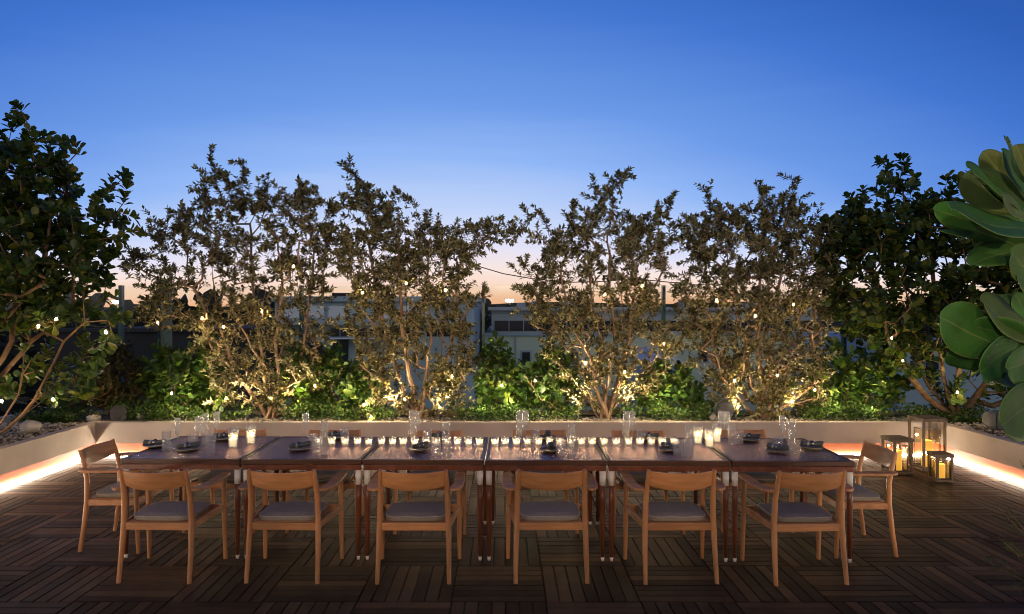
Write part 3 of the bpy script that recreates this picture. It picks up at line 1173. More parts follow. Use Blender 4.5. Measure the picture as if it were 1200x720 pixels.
nlab = ['at the left end of the near side', 'second from the left on the near side', 'third from the left on the near side', 'fourth from the left on the near side',
        'fifth from the left on the near side', 'at the right end of the near side']
ntilt = [0.02, -.03, 0.0, 0.01, .015, -.05]
for k in range(6):
    put_chair(near_x[k], 4.63 + [0, .0, -.01, .0, -.01, -.03][k], math.radians([-1.5, -1.5, .3, .5, 1.2, 2.5][k]), 'teak armchair with its back to us, %s' % nlab[k])
for k in range(6):
    put_chair(far_x[k], 6.09 + rnd.uniform(-.03, .03), math.pi + rnd.uniform(-.02, .02), 'teak armchair facing us across the table, %s of six counted from the left' % ordw[k])
put_chair(-3.23, 5.46, -math.pi / 2 + .02, 'teak armchair alone at the left head of the table, seen from its side')
put_chair(2.94, 5.36, math.pi / 2 - .03, 'teak armchair alone at the right head of the table, near the lanterns')

# ------------------------------------------------------------------ things on the table
ZT = TH + .0005


def tp(px, py):
    d = (CAMH - TH) * F / (py - HY)
    return Vector(((px - VX) / F * d, d, ZT))


def light(name, kind, loc, energy, col, parent=None, size=.03, spot=None, blend=.6, aim=None):
    l = bpy.data.lights.new(name, kind)
    l.energy = energy
    l.color = col
    if kind in ('POINT', 'SPOT'):
        l.shadow_soft_size = size
    if kind == 'SPOT':
        l.spot_size = math.radians(spot)
        l.spot_blend = blend
    if kind == 'AREA':
        l.size = size
    o = bpy.data.objects.new(name, l)
    COL.objects.link(o)
    o.location = loc
    if aim is not None:
        o.rotation_euler = (Vector(aim) - Vector(loc)).to_track_quat('-Z', 'Y').to_euler()
    if parent is not None:
        o.parent = parent
    return o


WARM = (1.0, .68, .36)
# small votive candles in a line
vot_px = [373, 389, 404.5, 419, 432, 447, 460, 472.5, 486, 499, 511, 523, 536, 549, 562, 580, 592, 605, 618, 631, 644, 656, 669, 681.5, 694, 708, 722, 736.5, 750, 763, 776, 790]
ordinals = ['first', 'second', 'third', 'fourth', 'fifth', 'sixth', 'seventh', 'eighth', 'ninth', 'tenth', 'eleventh', 'twelfth', 'thirteenth', 'fourteenth', 'fifteenth', 'sixteenth']
v0 = thing('votive_candle', '', 'candle', group='small glass votive candles lined up along the table')
mb = MB()
prof = [(0, .001), (.024, .001), (.0285, .008), (.0315, .070), (.029, .070), (.0262, .014), (0, .012)]
mb.lathe(prof, 18)
mb.build('glass_cup', M['votive'], v0)
mb = MB(); mb.lathe([(0, .015), (.0205, .015), (.0205, .034), (.014, .032), (0, .031)], 14); mb.build('wax', M['wax'], v0)
mb = MB(); mb.lathe([(0, .033), (.0035, .037), (.0042, .042), (.002, .050), (0, .055)], 8); mb.build('flame', M['flame'], v0)
for k, px in enumerate(vot_px):
    o = v0 if k == 0 else copy_tree(v0)
    p = tp(px, 522.6 + rnd.uniform(-.25, .25))
    o.location = p
    side, idx = ('left', k) if k < 16 else ('right', len(vot_px) - 1 - k)
    o['label'] = 'low lit votive candle in a glass cup, %s from the %s end of the line' % (ordinals[idx], side)
    light('votive_light', 'POINT', p + Vector((0, 0, .048)), .32, WARM, size=.006)

# tall patterned candle glasses
h0 = thing('candle_glass', '', 'candle', group='tall cut glass candle holders')
mb = MB()
mb.lathe([(0, .001), (.028, .001), (.033, .01), (.036, .09), (.038, .155), (.0345, .155), (.0325, .09), (.029, .014), (0, .012)], 20)
mb.build('glass_cup', M['votive'], h0)
mb = MB(); mb.lathe([(0, .014), (.026, .014), (.026, .075), (.018, .072), (0, .071)], 14); mb.build('wax', M['wax'], h0)
mb = MB(); mb.lathe([(0, .074), (.0045, .080), (.0055, .088), (.0025, .100), (0, .107)], 8); mb.build('flame', M['flame'], h0)
hl = [(273, 525, 'tall lit cut glass candle holder, left one of the pair at the left'), (294, 521, 'tall lit cut glass candle holder, right one of the pair at the left'),
      (818, 521, 'tall lit cut glass candle holder, leftmost of the three at the right'), (831.5, 525, 'tall lit cut glass candle holder, nearest of the three at the right'),
      (840, 519, 'tall lit cut glass candle holder, rightmost of the three at the right')]
for k, (px, py, lb) in enumerate(hl):
    o = h0 if k == 0 else copy_tree(h0)
    o.location = tp(px, py)
    o['label'] = lb
    light('candle_light', 'POINT', tp(px, py) + Vector((0, 0, .095)), .3, WARM, size=.008)

# glasses
FL = MB(); FL.lathe([(0, .001), (.032, .001), (.031, .004), (.006, .008), (.0036, .02), (.0036, .105), (.012, .118), (.0235, .145), (.0275, .19), (.0245, .243), (.0255, .245), (.0238, .245)], 24)
TG = MB(); TG.lathe([(.027, 0), (.0285, .004), (.0325, .10), (.030, .17), (.0235, .253), (.0245, .255), (.0228, .255)], 24); TG.disc(.0265, .018, 24); TG.disc(.027, .001, 24)
ST = MB(); ST.lathe([(.033, 0), (.0345, .004), (.037, .108), (.038, .110), (.036, .110)], 24); ST.disc(.0345, .018, 24); ST.disc(.033, .001, 24)
HB = MB(); HB.lathe([(.028, 0), (.030, .004), (.0345, .153), (.0355, .155), (.0335, .155)], 24); HB.disc(.030, .018, 24); HB.disc(.028, .001, 24)
protos = {}


def glassware(kind, px, py, label):
    spec = {'flute_glass': (FL, 'glass', 'glass', 'slender stemmed flutes on the table'), 'tall_glass': (TG, 'glass', 'glass', 'tall stemless glasses on the table'),
            'tumbler': (ST, 'cut', 'glass', 'short cut glass tumblers'), 'highball_glass': (HB, 'cut', 'glass', 'tall cut glass tumblers')}[kind]
    if kind not in protos:
        o = spec[0].build(kind, M[spec[1]])
        protos[kind] = o
    else:
        o = protos[kind].copy()
        COL.objects.link(o)
    o.location = tp(px, py)
    o.rotation_euler = (0, 0, rnd.uniform(0, 6))
    tag(o, label, spec[2], spec[3])


NEARP = [(220, 533), (351, 532.5), (492, 533), (645, 534), (785, 533.5), (911, 535)]
FARP = [(262, 515), (393, 513.5), (514, 514), (641, 514), (760, 515), (878, 516)]
gl = [
    ('flute_glass', 208, 527, 'stemmed flute near the left end napkin'),
    ('flute_glass', 232, 524, 'stemmed flute standing behind the first near plate'),
    ('highball_glass', 195, 529, 'straight clear glass standing leftmost on the table'),
    ('tumbler', 226, 526, 'cut tumbler behind the first near plate'),
    ('highball_glass', 247, 532, 'cut highball right of the first near plate'),
    ('flute_glass', 254, 517, 'stemmed flute left of the left pair of tall candles'),
    ('flute_glass', 358, 519, 'stemmed flute behind the second near plate'),
    ('tumbler', 366.5, 525, 'cut tumbler just right of the second near plate'),
    ('tall_glass', 380, 533, 'tall stemless glass right of the second near plate'),
    ('flute_glass', 489, 516, 'stemmed flute behind the third near plate'),
    ('tumbler', 501, 520, 'cut tumbler beyond the candles behind the third near plate'),
    ('tumbler', 511, 533, 'cut tumbler right of the third near plate'),
    ('tall_glass', 523, 535, 'tall stemless glass right of the third near plate'),
    ('flute_glass', 616, 515, 'stemmed flute beyond the candles left of the fourth near plate'),
    ('tumbler', 628, 519, 'cut tumbler beyond the candles behind the fourth near plate'),
    ('tumbler', 657, 533, 'cut tumbler right of the fourth near plate'),
    ('tall_glass', 670, 535, 'tall stemless glass right of the fourth near plate'),
    ('tall_glass', 734, 518, 'tall stemless glass on the far side left of the fifth far setting'),
    ('flute_glass', 741, 516, 'stemmed flute on the far side left of the fifth far setting'),
    ('tumbler', 750, 519, 'cut tumbler on the far side in front of the fifth far chair'),
    ('tumbler', 794, 533, 'cut tumbler right of the fifth near plate'),
    ('tall_glass', 807, 535.5, 'tall stemless glass right of the fifth near plate'),
    ('flute_glass', 852, 517, 'stemmed flute on the far side right of the three tall candles'),
    ('highball_glass', 858, 521, 'cut highball on the far side right of the three tall candles'),
    ('tumbler', 866, 520, 'cut tumbler left of the sixth far plate'),
    ('tumbler', 912, 529, 'cut tumbler behind the sixth near plate'),
    ('flute_glass', 917, 523, 'stemmed flute behind the sixth near plate'),
    ('tall_glass', 928, 531, 'tall stemless glass at the right end of the table'),
    ('tumbler', 275, 517, 'cut tumbler beyond the left pair of tall candles'),
    ('tall_glass', 241, 521, 'tall stemless glass beyond the first near setting'),
    ('tumbler', 404, 517, 'cut tumbler on the far side before the second far chair'),
    ('tall_glass', 483, 517, 'tall stemless glass on the far side left of the third far chair'),
    ('tall_glass', 609, 517, 'tall stemless glass on the far side left of the fourth far chair'),
    ('tumbler', 371, 531, 'short cut tumbler between the second near plate and the tall glass'),
    ('flute_glass', 845, 516, 'stemmed flute right behind the three tall candles'),
]
for g_ in gl:
    glassware(*g_)

# plates and napkins
PL = MB()
PL.lathe([(0, .004), (.06, .004), (.075, .009), (.086, .017), (.084, .0195), (.073, .012), (.058, .0075), (0, .0075)], 28)
PL.cur = 1
PL.lathe([(.0862, .0165), (.088, .0185), (.0855, .0205), (.0835, .0192)], 28)
PL.cur = 0
PL.lathe([(0, 0), (.045, 0), (.05, .005)], 20)


def napkin_mesh(seed):
    R = random.Random(seed)
    mb = MB()
    # rolled cloth: spiral section swept along x, loosely flared ends
    n = 26
    segs = 12
    vs = []
    for i in range(segs + 1):
        u = -1 + 2 * i / segs
        sc = 1 - .16 * math.exp(-(u * 3) ** 2) + .10 * abs(u) ** 2
        for k in range(n):
            a = k / (n - 1) * 2 * math.pi * 1.9
            r = (.0115 + .0125 * k / (n - 1)) * sc
            vs.append((u * .082 + .006 * math.sin(a + seed), r * 1.25 * math.cos(a) + .006 * math.sin(u * 2 + seed), .0245 * sc + r * .82 * math.sin(a)))
    for i in range(segs):
        mb.cur = 1 if i in (3,) else 0
        fs = []
        for k in range(n - 1):
            a = i * n + k
            fs.append((a, a + 1, a + n + 1, a + n))
        mb.add(vs, [], True)
        mb.v = mb.v[:-len(vs)]
        if i == 0:
            base = len(mb.v)
            mb.v += vs
        for f in fs:
            mb.f.append(tuple(q + base for q in f)); mb.sm.append(True); mb.mi.append(mb.cur)
    return mb


def setting(px, py, rz, where, seed):
    p = tp(px, py)
    o = protos.get('plate')
    if o is None:
        o = PL.build('plate', [M['plate'], M['plate_rim']])
        protos['plate'] = o
    else:
        o = o.copy(); COL.objects.link(o)
    o.location = p
    tag(o, 'dark plate under a rolled napkin, %s' % where, 'plate', 'stoneware plates on the table')
    t = thing('napkin', 'rolled slate napkin on its plate, %s' % where, 'napkin', p + Vector((.004, 0, .0165)), rz, 'rolled slate napkins')
    s = napkin_mesh(seed).build('cloth', [M['napkin'], M['stripe']], t)
    sol = s.modifiers.new('thick', 'SOLIDIFY'); sol.thickness = .0015
    mb = MB()
    mb.lathe([(.0265, -.008), (.0285, 0), (.0265, .008)], 20)
    r = mb.build('napkin_ring', M['ring'], t, loc=(0, 0, .0245))
    r.rotation_euler = (0, math.pi / 2, 0)
    r.scale = (.86, 1.05, 1)


pw = ['at the first near setting from the left', 'at the second near setting from the left', 'at the third near setting from the left', 'at the fourth near setting from the left',
      'at the fifth near setting from the left', 'at the sixth near setting from the left']
for k, (px, py) in enumerate(NEARP):
    setting(px, py - 5, [.75, .7, 1.15, 1.6, -.95, -.9][k], pw[k], k)
fw = ['on the far side behind the leftmost glasses', 'on the far side before the second far chair', 'on the far side before the third far chair', 'on the far side before the fourth far chair',
      'on the far side before the fifth far chair', 'on the far side before the sixth far chair']
for k, (px, py) in enumerate(FARP):
    setting(px, py + .5, [.4, .6, .9, 1.5, -.4, -.6][k], fw[k], 20 + k)
setting(181, 524, .1, 'at the left head of the table', 31)
setting(951, 526, -.1, 'at the right head of the table', 32)

# ------------------------------------------------------------------ lanterns
def lantern(label, x, y, w, h, rz, iw, ih, ipos, cw, ch, E):
    t = thing('lantern', label, 'lantern', (x, y, .001), rz, 'wooden lanterns on the deck')
    a = w / 2
    b = .024
    for sx_ in (-1, 1):
        for sy_ in (-1, 1):
            mb = MB()
            mb.box(min(sx_ * a, sx_ * (a - b)), max(sx_ * a, sx_ * (a - b)), min(sy_ * a, sy_ * (a - b)), max(sy_ * a, sy_ * (a - b)), .03, h - .04)
            mb.build('corner_post', M['lantern_wood'], t, bevel=.002)
    mb = MB(); mb.box(-a - .004, a + .004, -a - .004, a + .004, 0, .0295); mb.build('base', M['lantern_wood'], t, bevel=.003)
    mb = MB()
    for k in range(5):
        yy = -a - .006 + k * (w + .012) / 5
        mb.box(-a - .006, a + .006, yy + .001, yy + (w + .012) / 5 - .001, h - .0395, h)
    mb.build('roof', M['lantern_wood'], t, bevel=.002)
    # inner glass case with metal edges
    i = iw / 2
    cg = MB()
    cg.box(-i + .004, i - .004, -i + .004, -i + .007, .036, ih - .006); cg.box(-i + .004, i - .004, i - .007, i - .004, .036, ih - .006)
    cg.box(-i + .004, -i + .007, -i + .008, i - .008, .036, ih - .006); cg.box(i - .007, i - .004, -i + .008, i - .008, .036, ih - .006)
    fr = MB()
    e = .007
    for sx_ in (-1, 1):
        for sy_ in (-1, 1):
            fr.box(min(sx_ * i, sx_ * (i - e)), max(sx_ * i, sx_ * (i - e)), min(sy_ * i, sy_ * (i - e)), max(sy_ * i, sy_ * (i - e)), .031, ih)
    for z in (.031, ih):
        for q in (-1, 1):
            fr.box(-i, i, min(q * i, q * (i - e)), max(q * i, q * (i - e)), z - .0005, z + e)
            fr.box(min(q * i, q * (i - e)), max(q * i, q * (i - e)), -i + e + .001, i - e - .001, z, z + e - .001)
    c = fr.build('glass_case', M['steel'], t)
    cg.build('pane', M['case_glass'], c)
    mb = MB()
    mb.lathe([(0, .031), (cw, .031), (cw, ch), (cw * .8, ch - .006), (cw * .3, ch - .018), (0, ch - .018)], 24)
    mb.build('candle', M['lantern_wax'], t)
    light('lantern_light', 'POINT', (x, y, ch + .03), E, (1, .66, .26), size=.02)


lantern('tallest wooden lantern, standing behind the two smaller ones in the corner', 4.90, 7.90, .275, .60, .06, .19, .46, 0, .056, .33, 1.6)
lantern('middle sized wooden lantern left of the tall one', 4.45, 7.72, .225, .40, .10, .155, .31, 0, .050, .25, 1.2)
lantern('smallest wooden lantern, in front and to the right', 4.71, 7.36, .175, .30, -.04, .13, .22, 0, .045, .18, 1.0)

# ------------------------------------------------------------------ trees
STRINGS = [
    ('warm string lights wound through the large left tree over the planter', [(45, 382, 6.3), (66, 374, 6.35), (124, 389, 6.3), (2, 470, 6.6), (62, 468, 6.8), (110, 460, 8.5)]),
    ('warm string lights in the first silver tree and the shrubs below it', [(185, 378, 8.35), (237, 373, 8.4), (262, 383, 8.6), (307, 365, 8.35), (344, 312, 8.4), (201, 461, 8.6), (265, 467, 8.5), (318, 466, 8.45), (369, 452, 8.65)]),
    ('warm string lights in the second silver tree', [(425, 343, 8.3), (476, 332, 8.4), (522, 340, 8.35), (530, 441, 8.4), (474, 468, 8.45), (435, 488, 8.56)]),
    ('warm string lights in the third silver tree and the shrubs beside it', [(588, 452, 8.5), (627, 446, 8.55), (709, 345, 8.35), (753, 335, 8.4), (778, 403, 8.4), (686, 425, 8.35), (732, 436, 8.3)]),
    ('warm string lights in the fourth silver tree at the right', [(840, 352, 8.4), (885, 370, 8.3), (930, 357, 8.4), (861, 446, 8.5), (911, 440, 8.5), (955, 457, 8.5)]),
    ('warm string lights in the right clusia tree above the lanterns', [(1045, 396, 8.1), (1058, 423, 8.4), (1122, 460, 8.3)]),
]
BULBS = [q for _, bl_ in STRINGS for q in bl_]

def silver_tree(label, base_px, poly, fingers, stems_px, d, seed, n_t=330, halfd=.55, wfun=None):
    R = random.Random(seed)
    base = Vector(((base_px - VX) / F * d, d, .42))
    t = thing('silver_tree', label, 'tree', base, 0, 'multi stemmed silver leaved trees in the back planter')
    stems = []
    for k, st in enumerate(stems_px):
        dy = R.uniform(-.28, .28)
        pts = []
        for i, (x, y) in enumerate(st):
            p = W(x, y, d)
            if i == 0:
                p = base + Vector((R.uniform(-.10, .10), R.uniform(-.08, .08), -.02))
            else:
                p.y += dy * i / (len(st) - 1)
            pts.append(p)
        stems.append(pts)
    targets = []
    for (x, y) in sample_poly(poly, n_t, R, wfun):
        e = edge_dist(x, y, poly) / 60
        p = W(x, y, d)
        p.y += R.uniform(-1, 1) * halfd * min(1, .35 + e)
        p.y = max(8.35, min(9.38, p.y)) if p.z < 2.2 else max(8.2, p.y)
        targets.append(p)
    ARM = []
    for fg in fingers:
        dy = R.uniform(-.25, .25)
        for i in range(len(fg) - 1):
            (x0, y0), (x1, y1) = fg[i], fg[i + 1]
            m = max(1, int(math.hypot(x1 - x0, y1 - y0) / 6.5))
            for k in range(1, m + 1):
                f = k / m
                p = W(x0 + (x1 - x0) * f + R.gauss(0, 1.5), y0 + (y1 - y0) * f + R.gauss(0, 1.5), d)
                p.y += dy + R.gauss(0, .03)
                if p.z < 2.2: p.y = min(9.38, p.y)
                targets.append(p)
                ARM.append(p)
    px0, px1 = min(p[0] for p in poly) - 8, max(p[0] for p in poly) + 8
    for (bx_, by_, bd_) in BULBS:
        if px0 < bx_ < px1 and d - .9 < bd_ and (by_ < 455 or abs(bx_ - base_px) < 60):
            for _ in range(5):
                p = W(bx_ + R.gauss(0, 7), by_ + R.gauss(0, 6), bd_ + R.uniform(.10, .26))
                if p.y > 8.2: targets.append(p)
    arr, chains, tips = grow(stems, targets, R, wiggle=.018)
    off = np.array(list(base))
    tw = wood_mesh('trunk', arr - off, chains, M['bark'], t, len(stems), r_tip=.0024, rmax=.030)
    # extra sprays along fine branches
    more = []
    for ch in chains[len(stems):]:
        for q in ch[1:-1]:
            if R.random() < .5 and arr[q][2] > .75:
                more.append((Vector(arr[q]) + Vector((R.gauss(0, .05), R.gauss(0, .05), R.gauss(0, .05))), Vector((R.gauss(0, 1), R.gauss(0, 1), 1)).normalized()))
    P, D, N, L, Wd = sprays(tips + more, R, 44, .30, .066, .44, 1.0, .55, .35, seed)
    cl = np.sin(P[:, 0] * 7.1 + seed) * np.sin(P[:, 2] * 6.3 + seed * 2.0) + np.sin(P[:, 1] * 9.0 + P[:, 0] * 4.0) * .7 + np.sin(P[:, 0] * 17.0) * np.sin(P[:, 2] * 15.0) * .6
    am = np.array([list(a) for a in ARM])
    near_arm = np.array([np.min(((am - q) ** 2).sum(1)) for q in P]) < .16 ** 2
    thin = near_arm | (rng.random(len(P)) < np.where(P[:, 2] > 2.3, np.clip(.82 + cl * .6, .12, 1), np.clip(.62 + cl * .6, .08, 1)))
    P, D, N, L, Wd = P[thin], D[thin], N[thin], L[thin], Wd[thin]
    keep = ~((P[:, 1] > 9.40) & (P[:, 2] < 2.25))
    P, D, N, L, Wd = P[keep], D[keep], N[keep], L[keep], Wd[keep]
    leaf_mesh('crown', P - off, D, N, L, Wd, SMALL_T, SMALL_F, M['silver'], t)
    return t


silver_tree('first silver leaved tree from the left, wide crown on pale splayed stems', 318,
            [(170, 370), (163, 300), (185, 265), (225, 245), (245, 205), (262, 200), (300, 228), (330, 222), (375, 228), (398, 250), (392, 300), (378, 345), (392, 385), (380, 430), (350, 470), (262, 476), (248, 440), (225, 385)],
            [[(250, 245), (256, 215), (254, 190)], [(290, 240), (296, 212), (292, 196)], [(300, 240), (313, 214)], [(350, 250), (362, 225), (350, 215)], [(222, 260), (211, 243), (209, 250)], [(190, 300), (183, 258)],
             [(180, 350), (168, 372), (182, 384)], [(200, 385), (230, 385)], [(172, 300), (158, 320)], [(395, 300), (405, 275)], [(262, 470), (245, 482)], [(350, 465), (380, 455)], [(290, 475), (300, 482)]],
            [[(318, 490), (296, 465), (272, 430), (255, 380), (245, 300)], [(318, 490), (310, 455), (300, 400), (290, 330), (285, 260)], [(318, 490), (328, 450), (326, 400), (335, 340), (330, 280)],
             [(318, 490), (338, 455), (352, 420), (358, 380), (365, 310), (372, 260)], [(318, 490), (300, 470), (280, 455)], [(318, 490), (345, 470), (372, 430)], [(318, 490), (324, 460), (312, 430), (268, 350)]],
            8.85, 101, 800)
silver_tree('second silver leaved tree from the left, with one tall leaning top shoot', 487,
            [(392, 300), (396, 235), (430, 225), (460, 245), (500, 262), (540, 268), (572, 262), (560, 300), (553, 345), (548, 400), (560, 440), (530, 474), (440, 472), (428, 440), (405, 380), (415, 340)],
            [[(430, 240), (418, 215), (406, 188)], [(440, 250), (424, 222), (410, 196)], [(440, 235), (462, 228), (484, 238)], [(500, 270), (504, 258)], [(530, 275), (560, 265), (600, 268)], [(545, 290), (585, 275), (598, 272)],
             [(550, 350), (572, 345)], [(395, 290), (380, 280)], [(555, 415), (575, 430)], [(430, 465), (420, 478)], [(470, 478), (495, 480)], [(520, 475), (540, 482)], [(455, 478), (450, 486)], [(500, 482), (515, 486)]],
            [[(487, 490), (470, 450), (455, 410), (440, 340), (425, 260)], [(487, 490), (480, 440), (472, 380), (470, 310), (468, 250)], [(487, 490), (498, 450), (505, 400), (500, 330), (505, 280)],
             [(487, 490), (505, 450), (530, 410), (535, 340), (540, 290)], [(487, 490), (520, 465), (550, 430)], [(487, 490), (466, 465), (440, 440)]],
            8.85, 202, 760)
silver_tree('third silver leaved tree from the left, open crown with wide arms and clustered pale trunks', 705,
            [(612, 370), (640, 290), (655, 270), (690, 245), (725, 240), (755, 262), (775, 270), (780, 300), (772, 350), (790, 400), (785, 440), (760, 468), (670, 470), (652, 440), (640, 400)],
            [[(655, 310), (630, 275), (595, 272)], [(640, 320), (610, 310), (606, 322)], [(650, 380), (625, 345), (612, 340)], [(660, 290), (638, 252), (620, 246)], [(665, 280), (670, 248), (668, 246)],
             [(700, 250), (707, 225), (728, 205)], [(700, 250), (697, 222)], [(710, 240), (722, 218), (733, 204)], [(745, 270), (765, 250), (790, 232)], [(760, 265), (780, 245)], [(770, 300), (795, 270), (812, 256)], [(650, 300), (648, 290)],
             [(780, 400), (800, 405)], [(640, 390), (625, 375)], [(690, 480), (730, 482)], [(660, 465), (655, 480)], [(760, 465), (775, 478)]],
            [[(705, 490), (697, 450), (690, 420), (668, 380), (655, 320)], [(705, 490), (704, 440), (707, 400), (695, 350), (690, 280)], [(705, 490), (712, 450), (720, 400), (715, 340), (712, 270)],
             [(705, 490), (725, 450), (738, 400), (745, 340), (752, 280)], [(705, 490), (735, 460), (760, 430), (770, 380)], [(705, 490), (688, 465), (668, 440)], [(705, 490), (718, 465), (730, 430), (736, 380), (728, 320)], [(705, 490), (698, 470), (700, 430), (680, 400)]],
            8.85, 303, 600)
silver_tree('fourth silver leaved tree from the left, dense broad crown beside the right clusia', 893,
            [(800, 400), (795, 340), (812, 300), (805, 280), (835, 250), (870, 248), (900, 240), (930, 235), (955, 262), (975, 290), (985, 340), (965, 380), (962, 420), (965, 455), (945, 478), (838, 476), (822, 440)],
            [[(845, 260), (835, 235), (830, 222)], [(830, 275), (805, 262), (795, 285)], [(880, 250), (885, 225), (886, 226)], [(895, 245), (898, 228)], [(900, 245), (912, 232)], [(925, 245), (923, 222), (922, 214)], [(930, 245), (940, 232)], [(800, 350), (788, 345)],
             [(965, 290), (975, 262)], [(800, 380), (785, 400), (788, 410)], [(840, 470), (825, 480)], [(870, 478), (900, 482)], [(930, 476), (960, 474), (985, 480)], [(945, 470), (975, 462)]],
            [[(893, 490), (880, 450), (868, 400), (850, 330), (845, 280)], [(893, 490), (888, 440), (885, 380), (882, 300)], [(893, 490), (900, 440), (906, 380), (915, 300), (922, 250)],
             [(893, 490), (915, 455), (935, 410), (945, 340), (950, 290)], [(893, 490), (925, 470), (955, 440)], [(893, 490), (865, 468), (840, 440)], [(893, 490), (870, 475), (850, 470)], [(893, 490), (915, 476), (940, 465)]],
            8.85, 404, 960)


def clusia(name, label, base, polyW, stems, seed, n_t, per, L, Wr, mat, halfd, group=None, fingers=(), cat='tree', rmax=.05, r_tip=.0035, twig=.2, wood='bark_smooth', trunkname='trunk', crown='crown', clampy=None, minz=None, d=None):
    R = random.Random(seed)
    t = thing(name, label, cat, base, 0, group)
    targets = []
    for (x, y) in sample_poly(polyW, n_t, R):
        p = W(x, y, d)
        e = edge_dist(x, y, polyW) / 60
        p.y += R.uniform(-1, 1) * halfd * min(1, .4 + e)
        if clampy: p.y = max(clampy[0], min(clampy[1], p.y))
        targets.append(p)
    for fg in fingers:
        for i in range(len(fg) - 1):
            (x0, y0), (x1, y1) = fg[i], fg[i + 1]
            m = max(1, int(math.hypot(x1 - x0, y1 - y0) / 11))
            for k in range(1, m + 1):
                f = k / m
                targets.append(W(x0 + (x1 - x0) * f, y0 + (y1 - y0) * f, d + R.uniform(-.15, .15)))
    px0, px1 = min(p[0] for p in polyW) - 3, max(p[0] for p in polyW) + 3
    for (bx_, by_, bd_) in BULBS:
        if px0 < bx_ < px1 and abs(bd_ - d) < .95 and by_ > min(q[1] for q in polyW) - 5 and by_ < max(q[1] for q in polyW) + 45:
            for _ in range(3):
                targets.append(W(bx_ + R.gauss(0, 9), by_ + R.gauss(0, 8), bd_ + R.uniform(.14, .3)))
    arr, chains, tips = grow(stems, targets, R, step=.18, wiggle=.025)
    off = np.array(list(base))
    wood_mesh(trunkname, arr - off, chains, M[wood], t, len(stems), r_tip=r_tip, rmax=rmax)
    P, D, N, LL, WW = sprays(tips, R, per, twig, L, Wr, 1.0, .55, .45, seed)
    if clampy:
        k = P[:, 1] < clampy[1] + .05
        P, D, N, LL, WW = P[k], D[k], N[k], LL[k], WW[k]
    leaf_mesh(crown, P - off, D, N, LL, WW, ROUND_T, ROUND_F, mat, t, True)
    return t


# left clusia tree, leaning over the deck
bL = Vector((-5.62, 7.0, .40))
s = lambda *a: [bL] + [W(x, y, dd) for x, y, dd in a]
clusia('clusia_tree', 'tall dark round leaved tree on curved bare limbs in the left planter', bL,
       [(-90, 380), (-90, 150), (-20, 168), (8, 160), (32, 153), (48, 184), (66, 196), (70, 216), (60, 244), (88, 252), (102, 244), (113, 252), (108, 274), (124, 294), (114, 318), (114, 350), (92, 374), (60, 374), (28, 390), (-30, 402)],
       [s((-10, 440, 6.95), (15, 400, 6.9), (20, 330, 6.9), (18, 230, 6.9)), s((5, 505, 6.9), (40, 470, 6.8), (75, 400, 6.75), (96, 378, 6.7), (100, 330, 6.75)),
        s((-20, 470, 7.1), (10, 430, 7.1), (40, 400, 7.1), (85, 360, 7.0), (90, 300, 7)), s((-60, 400, 7.1), (-50, 300, 7.1), (-40, 220, 7.1)), s((0, 495, 6.9), (22, 462, 6.9), (26, 440, 6.9), (30, 400, 6.9)),
        s((-30, 420, 6.8), (0, 380, 6.8), (50, 330, 6.8), (60, 250, 6.8))],
       515, 560, 15, .105, .68, M['clusia'], .75, fingers=[[(8, 160), (20, 138), (25, 130)], [(60, 180), (72, 168), (76, 170)], [(80, 190), (92, 178)], [(108, 250), (128, 222), (144, 210)], [(122, 260), (142, 250), (148, 225)], [(125, 292), (148, 272)],
                                                   [(115, 378), (140, 372)], [(45, 150), (40, 160)], [(30, 430), (55, 440)], [(100, 420), (85, 450), (90, 465)], [(70, 430), (50, 470)], [(20, 400), (35, 425)], [(60, 400), (48, 425), (30, 440)], [(95, 390), (100, 430)], [(110, 385), (125, 400)], [(0, 440), (15, 460)], [(70, 460), (100, 455), (110, 440)]], d=6.95)
# right clusia tree
bR = Vector((5.82, 8.72, .40))
s = lambda *a: [bR] + [W(x, y, dd) for x, y, dd in a]
clusia('clusia_tree', 'broad dark round leaved tree with twisting limbs behind the lanterns at the right', bR,
       [(962, 300), (975, 262), (1000, 240), (1030, 215), (1062, 212), (1080, 235), (1105, 232), (1130, 250), (1180, 260), (1260, 260), (1260, 440), (1190, 470), (1160, 440), (1120, 405), (1080, 430), (1040, 420), (1000, 395), (975, 380), (960, 340)],
       [s((1085, 465, 8.75), (1060, 430, 8.7), (1040, 400, 8.7), (1030, 340, 8.7)), s((1110, 460, 8.75), (1103, 420, 8.7), (1100, 380, 8.7), (1090, 300, 8.7), (1060, 240, 8.7)),
        s((1150, 460, 8.8), (1170, 430, 8.8), (1190, 380, 8.8), (1200, 320, 8.8)), s((1120, 450, 8.8), (1128, 420, 8.8), (1140, 370, 8.8), (1140, 300, 8.8)), s((1090, 455, 8.9), (1070, 415, 8.9), (1060, 405, 8.9), (1000, 350, 8.9))],
       616, 900, 15, .112, .68, M['clusia'], .6, fingers=[[(1035, 225), (1040, 198), (1040, 190)], [(1050, 220), (1058, 198), (1060, 194)], [(1100, 240), (1110, 214)], [(1112, 238), (1124, 216)], [(1020, 232), (1012, 226)], [(990, 250), (978, 262)],
                                                   [(985, 390), (972, 400)], [(1120, 440), (1110, 470)], [(1150, 450), (1145, 470)], [(1060, 430), (1062, 450)], [(1085, 430), (1100, 460), (1118, 468)], [(1160, 440), (1180, 470)], [(1040, 400), (1030, 430)], [(1150, 420), (1135, 445)]], clampy=(8.1, 9.6), d=8.75)


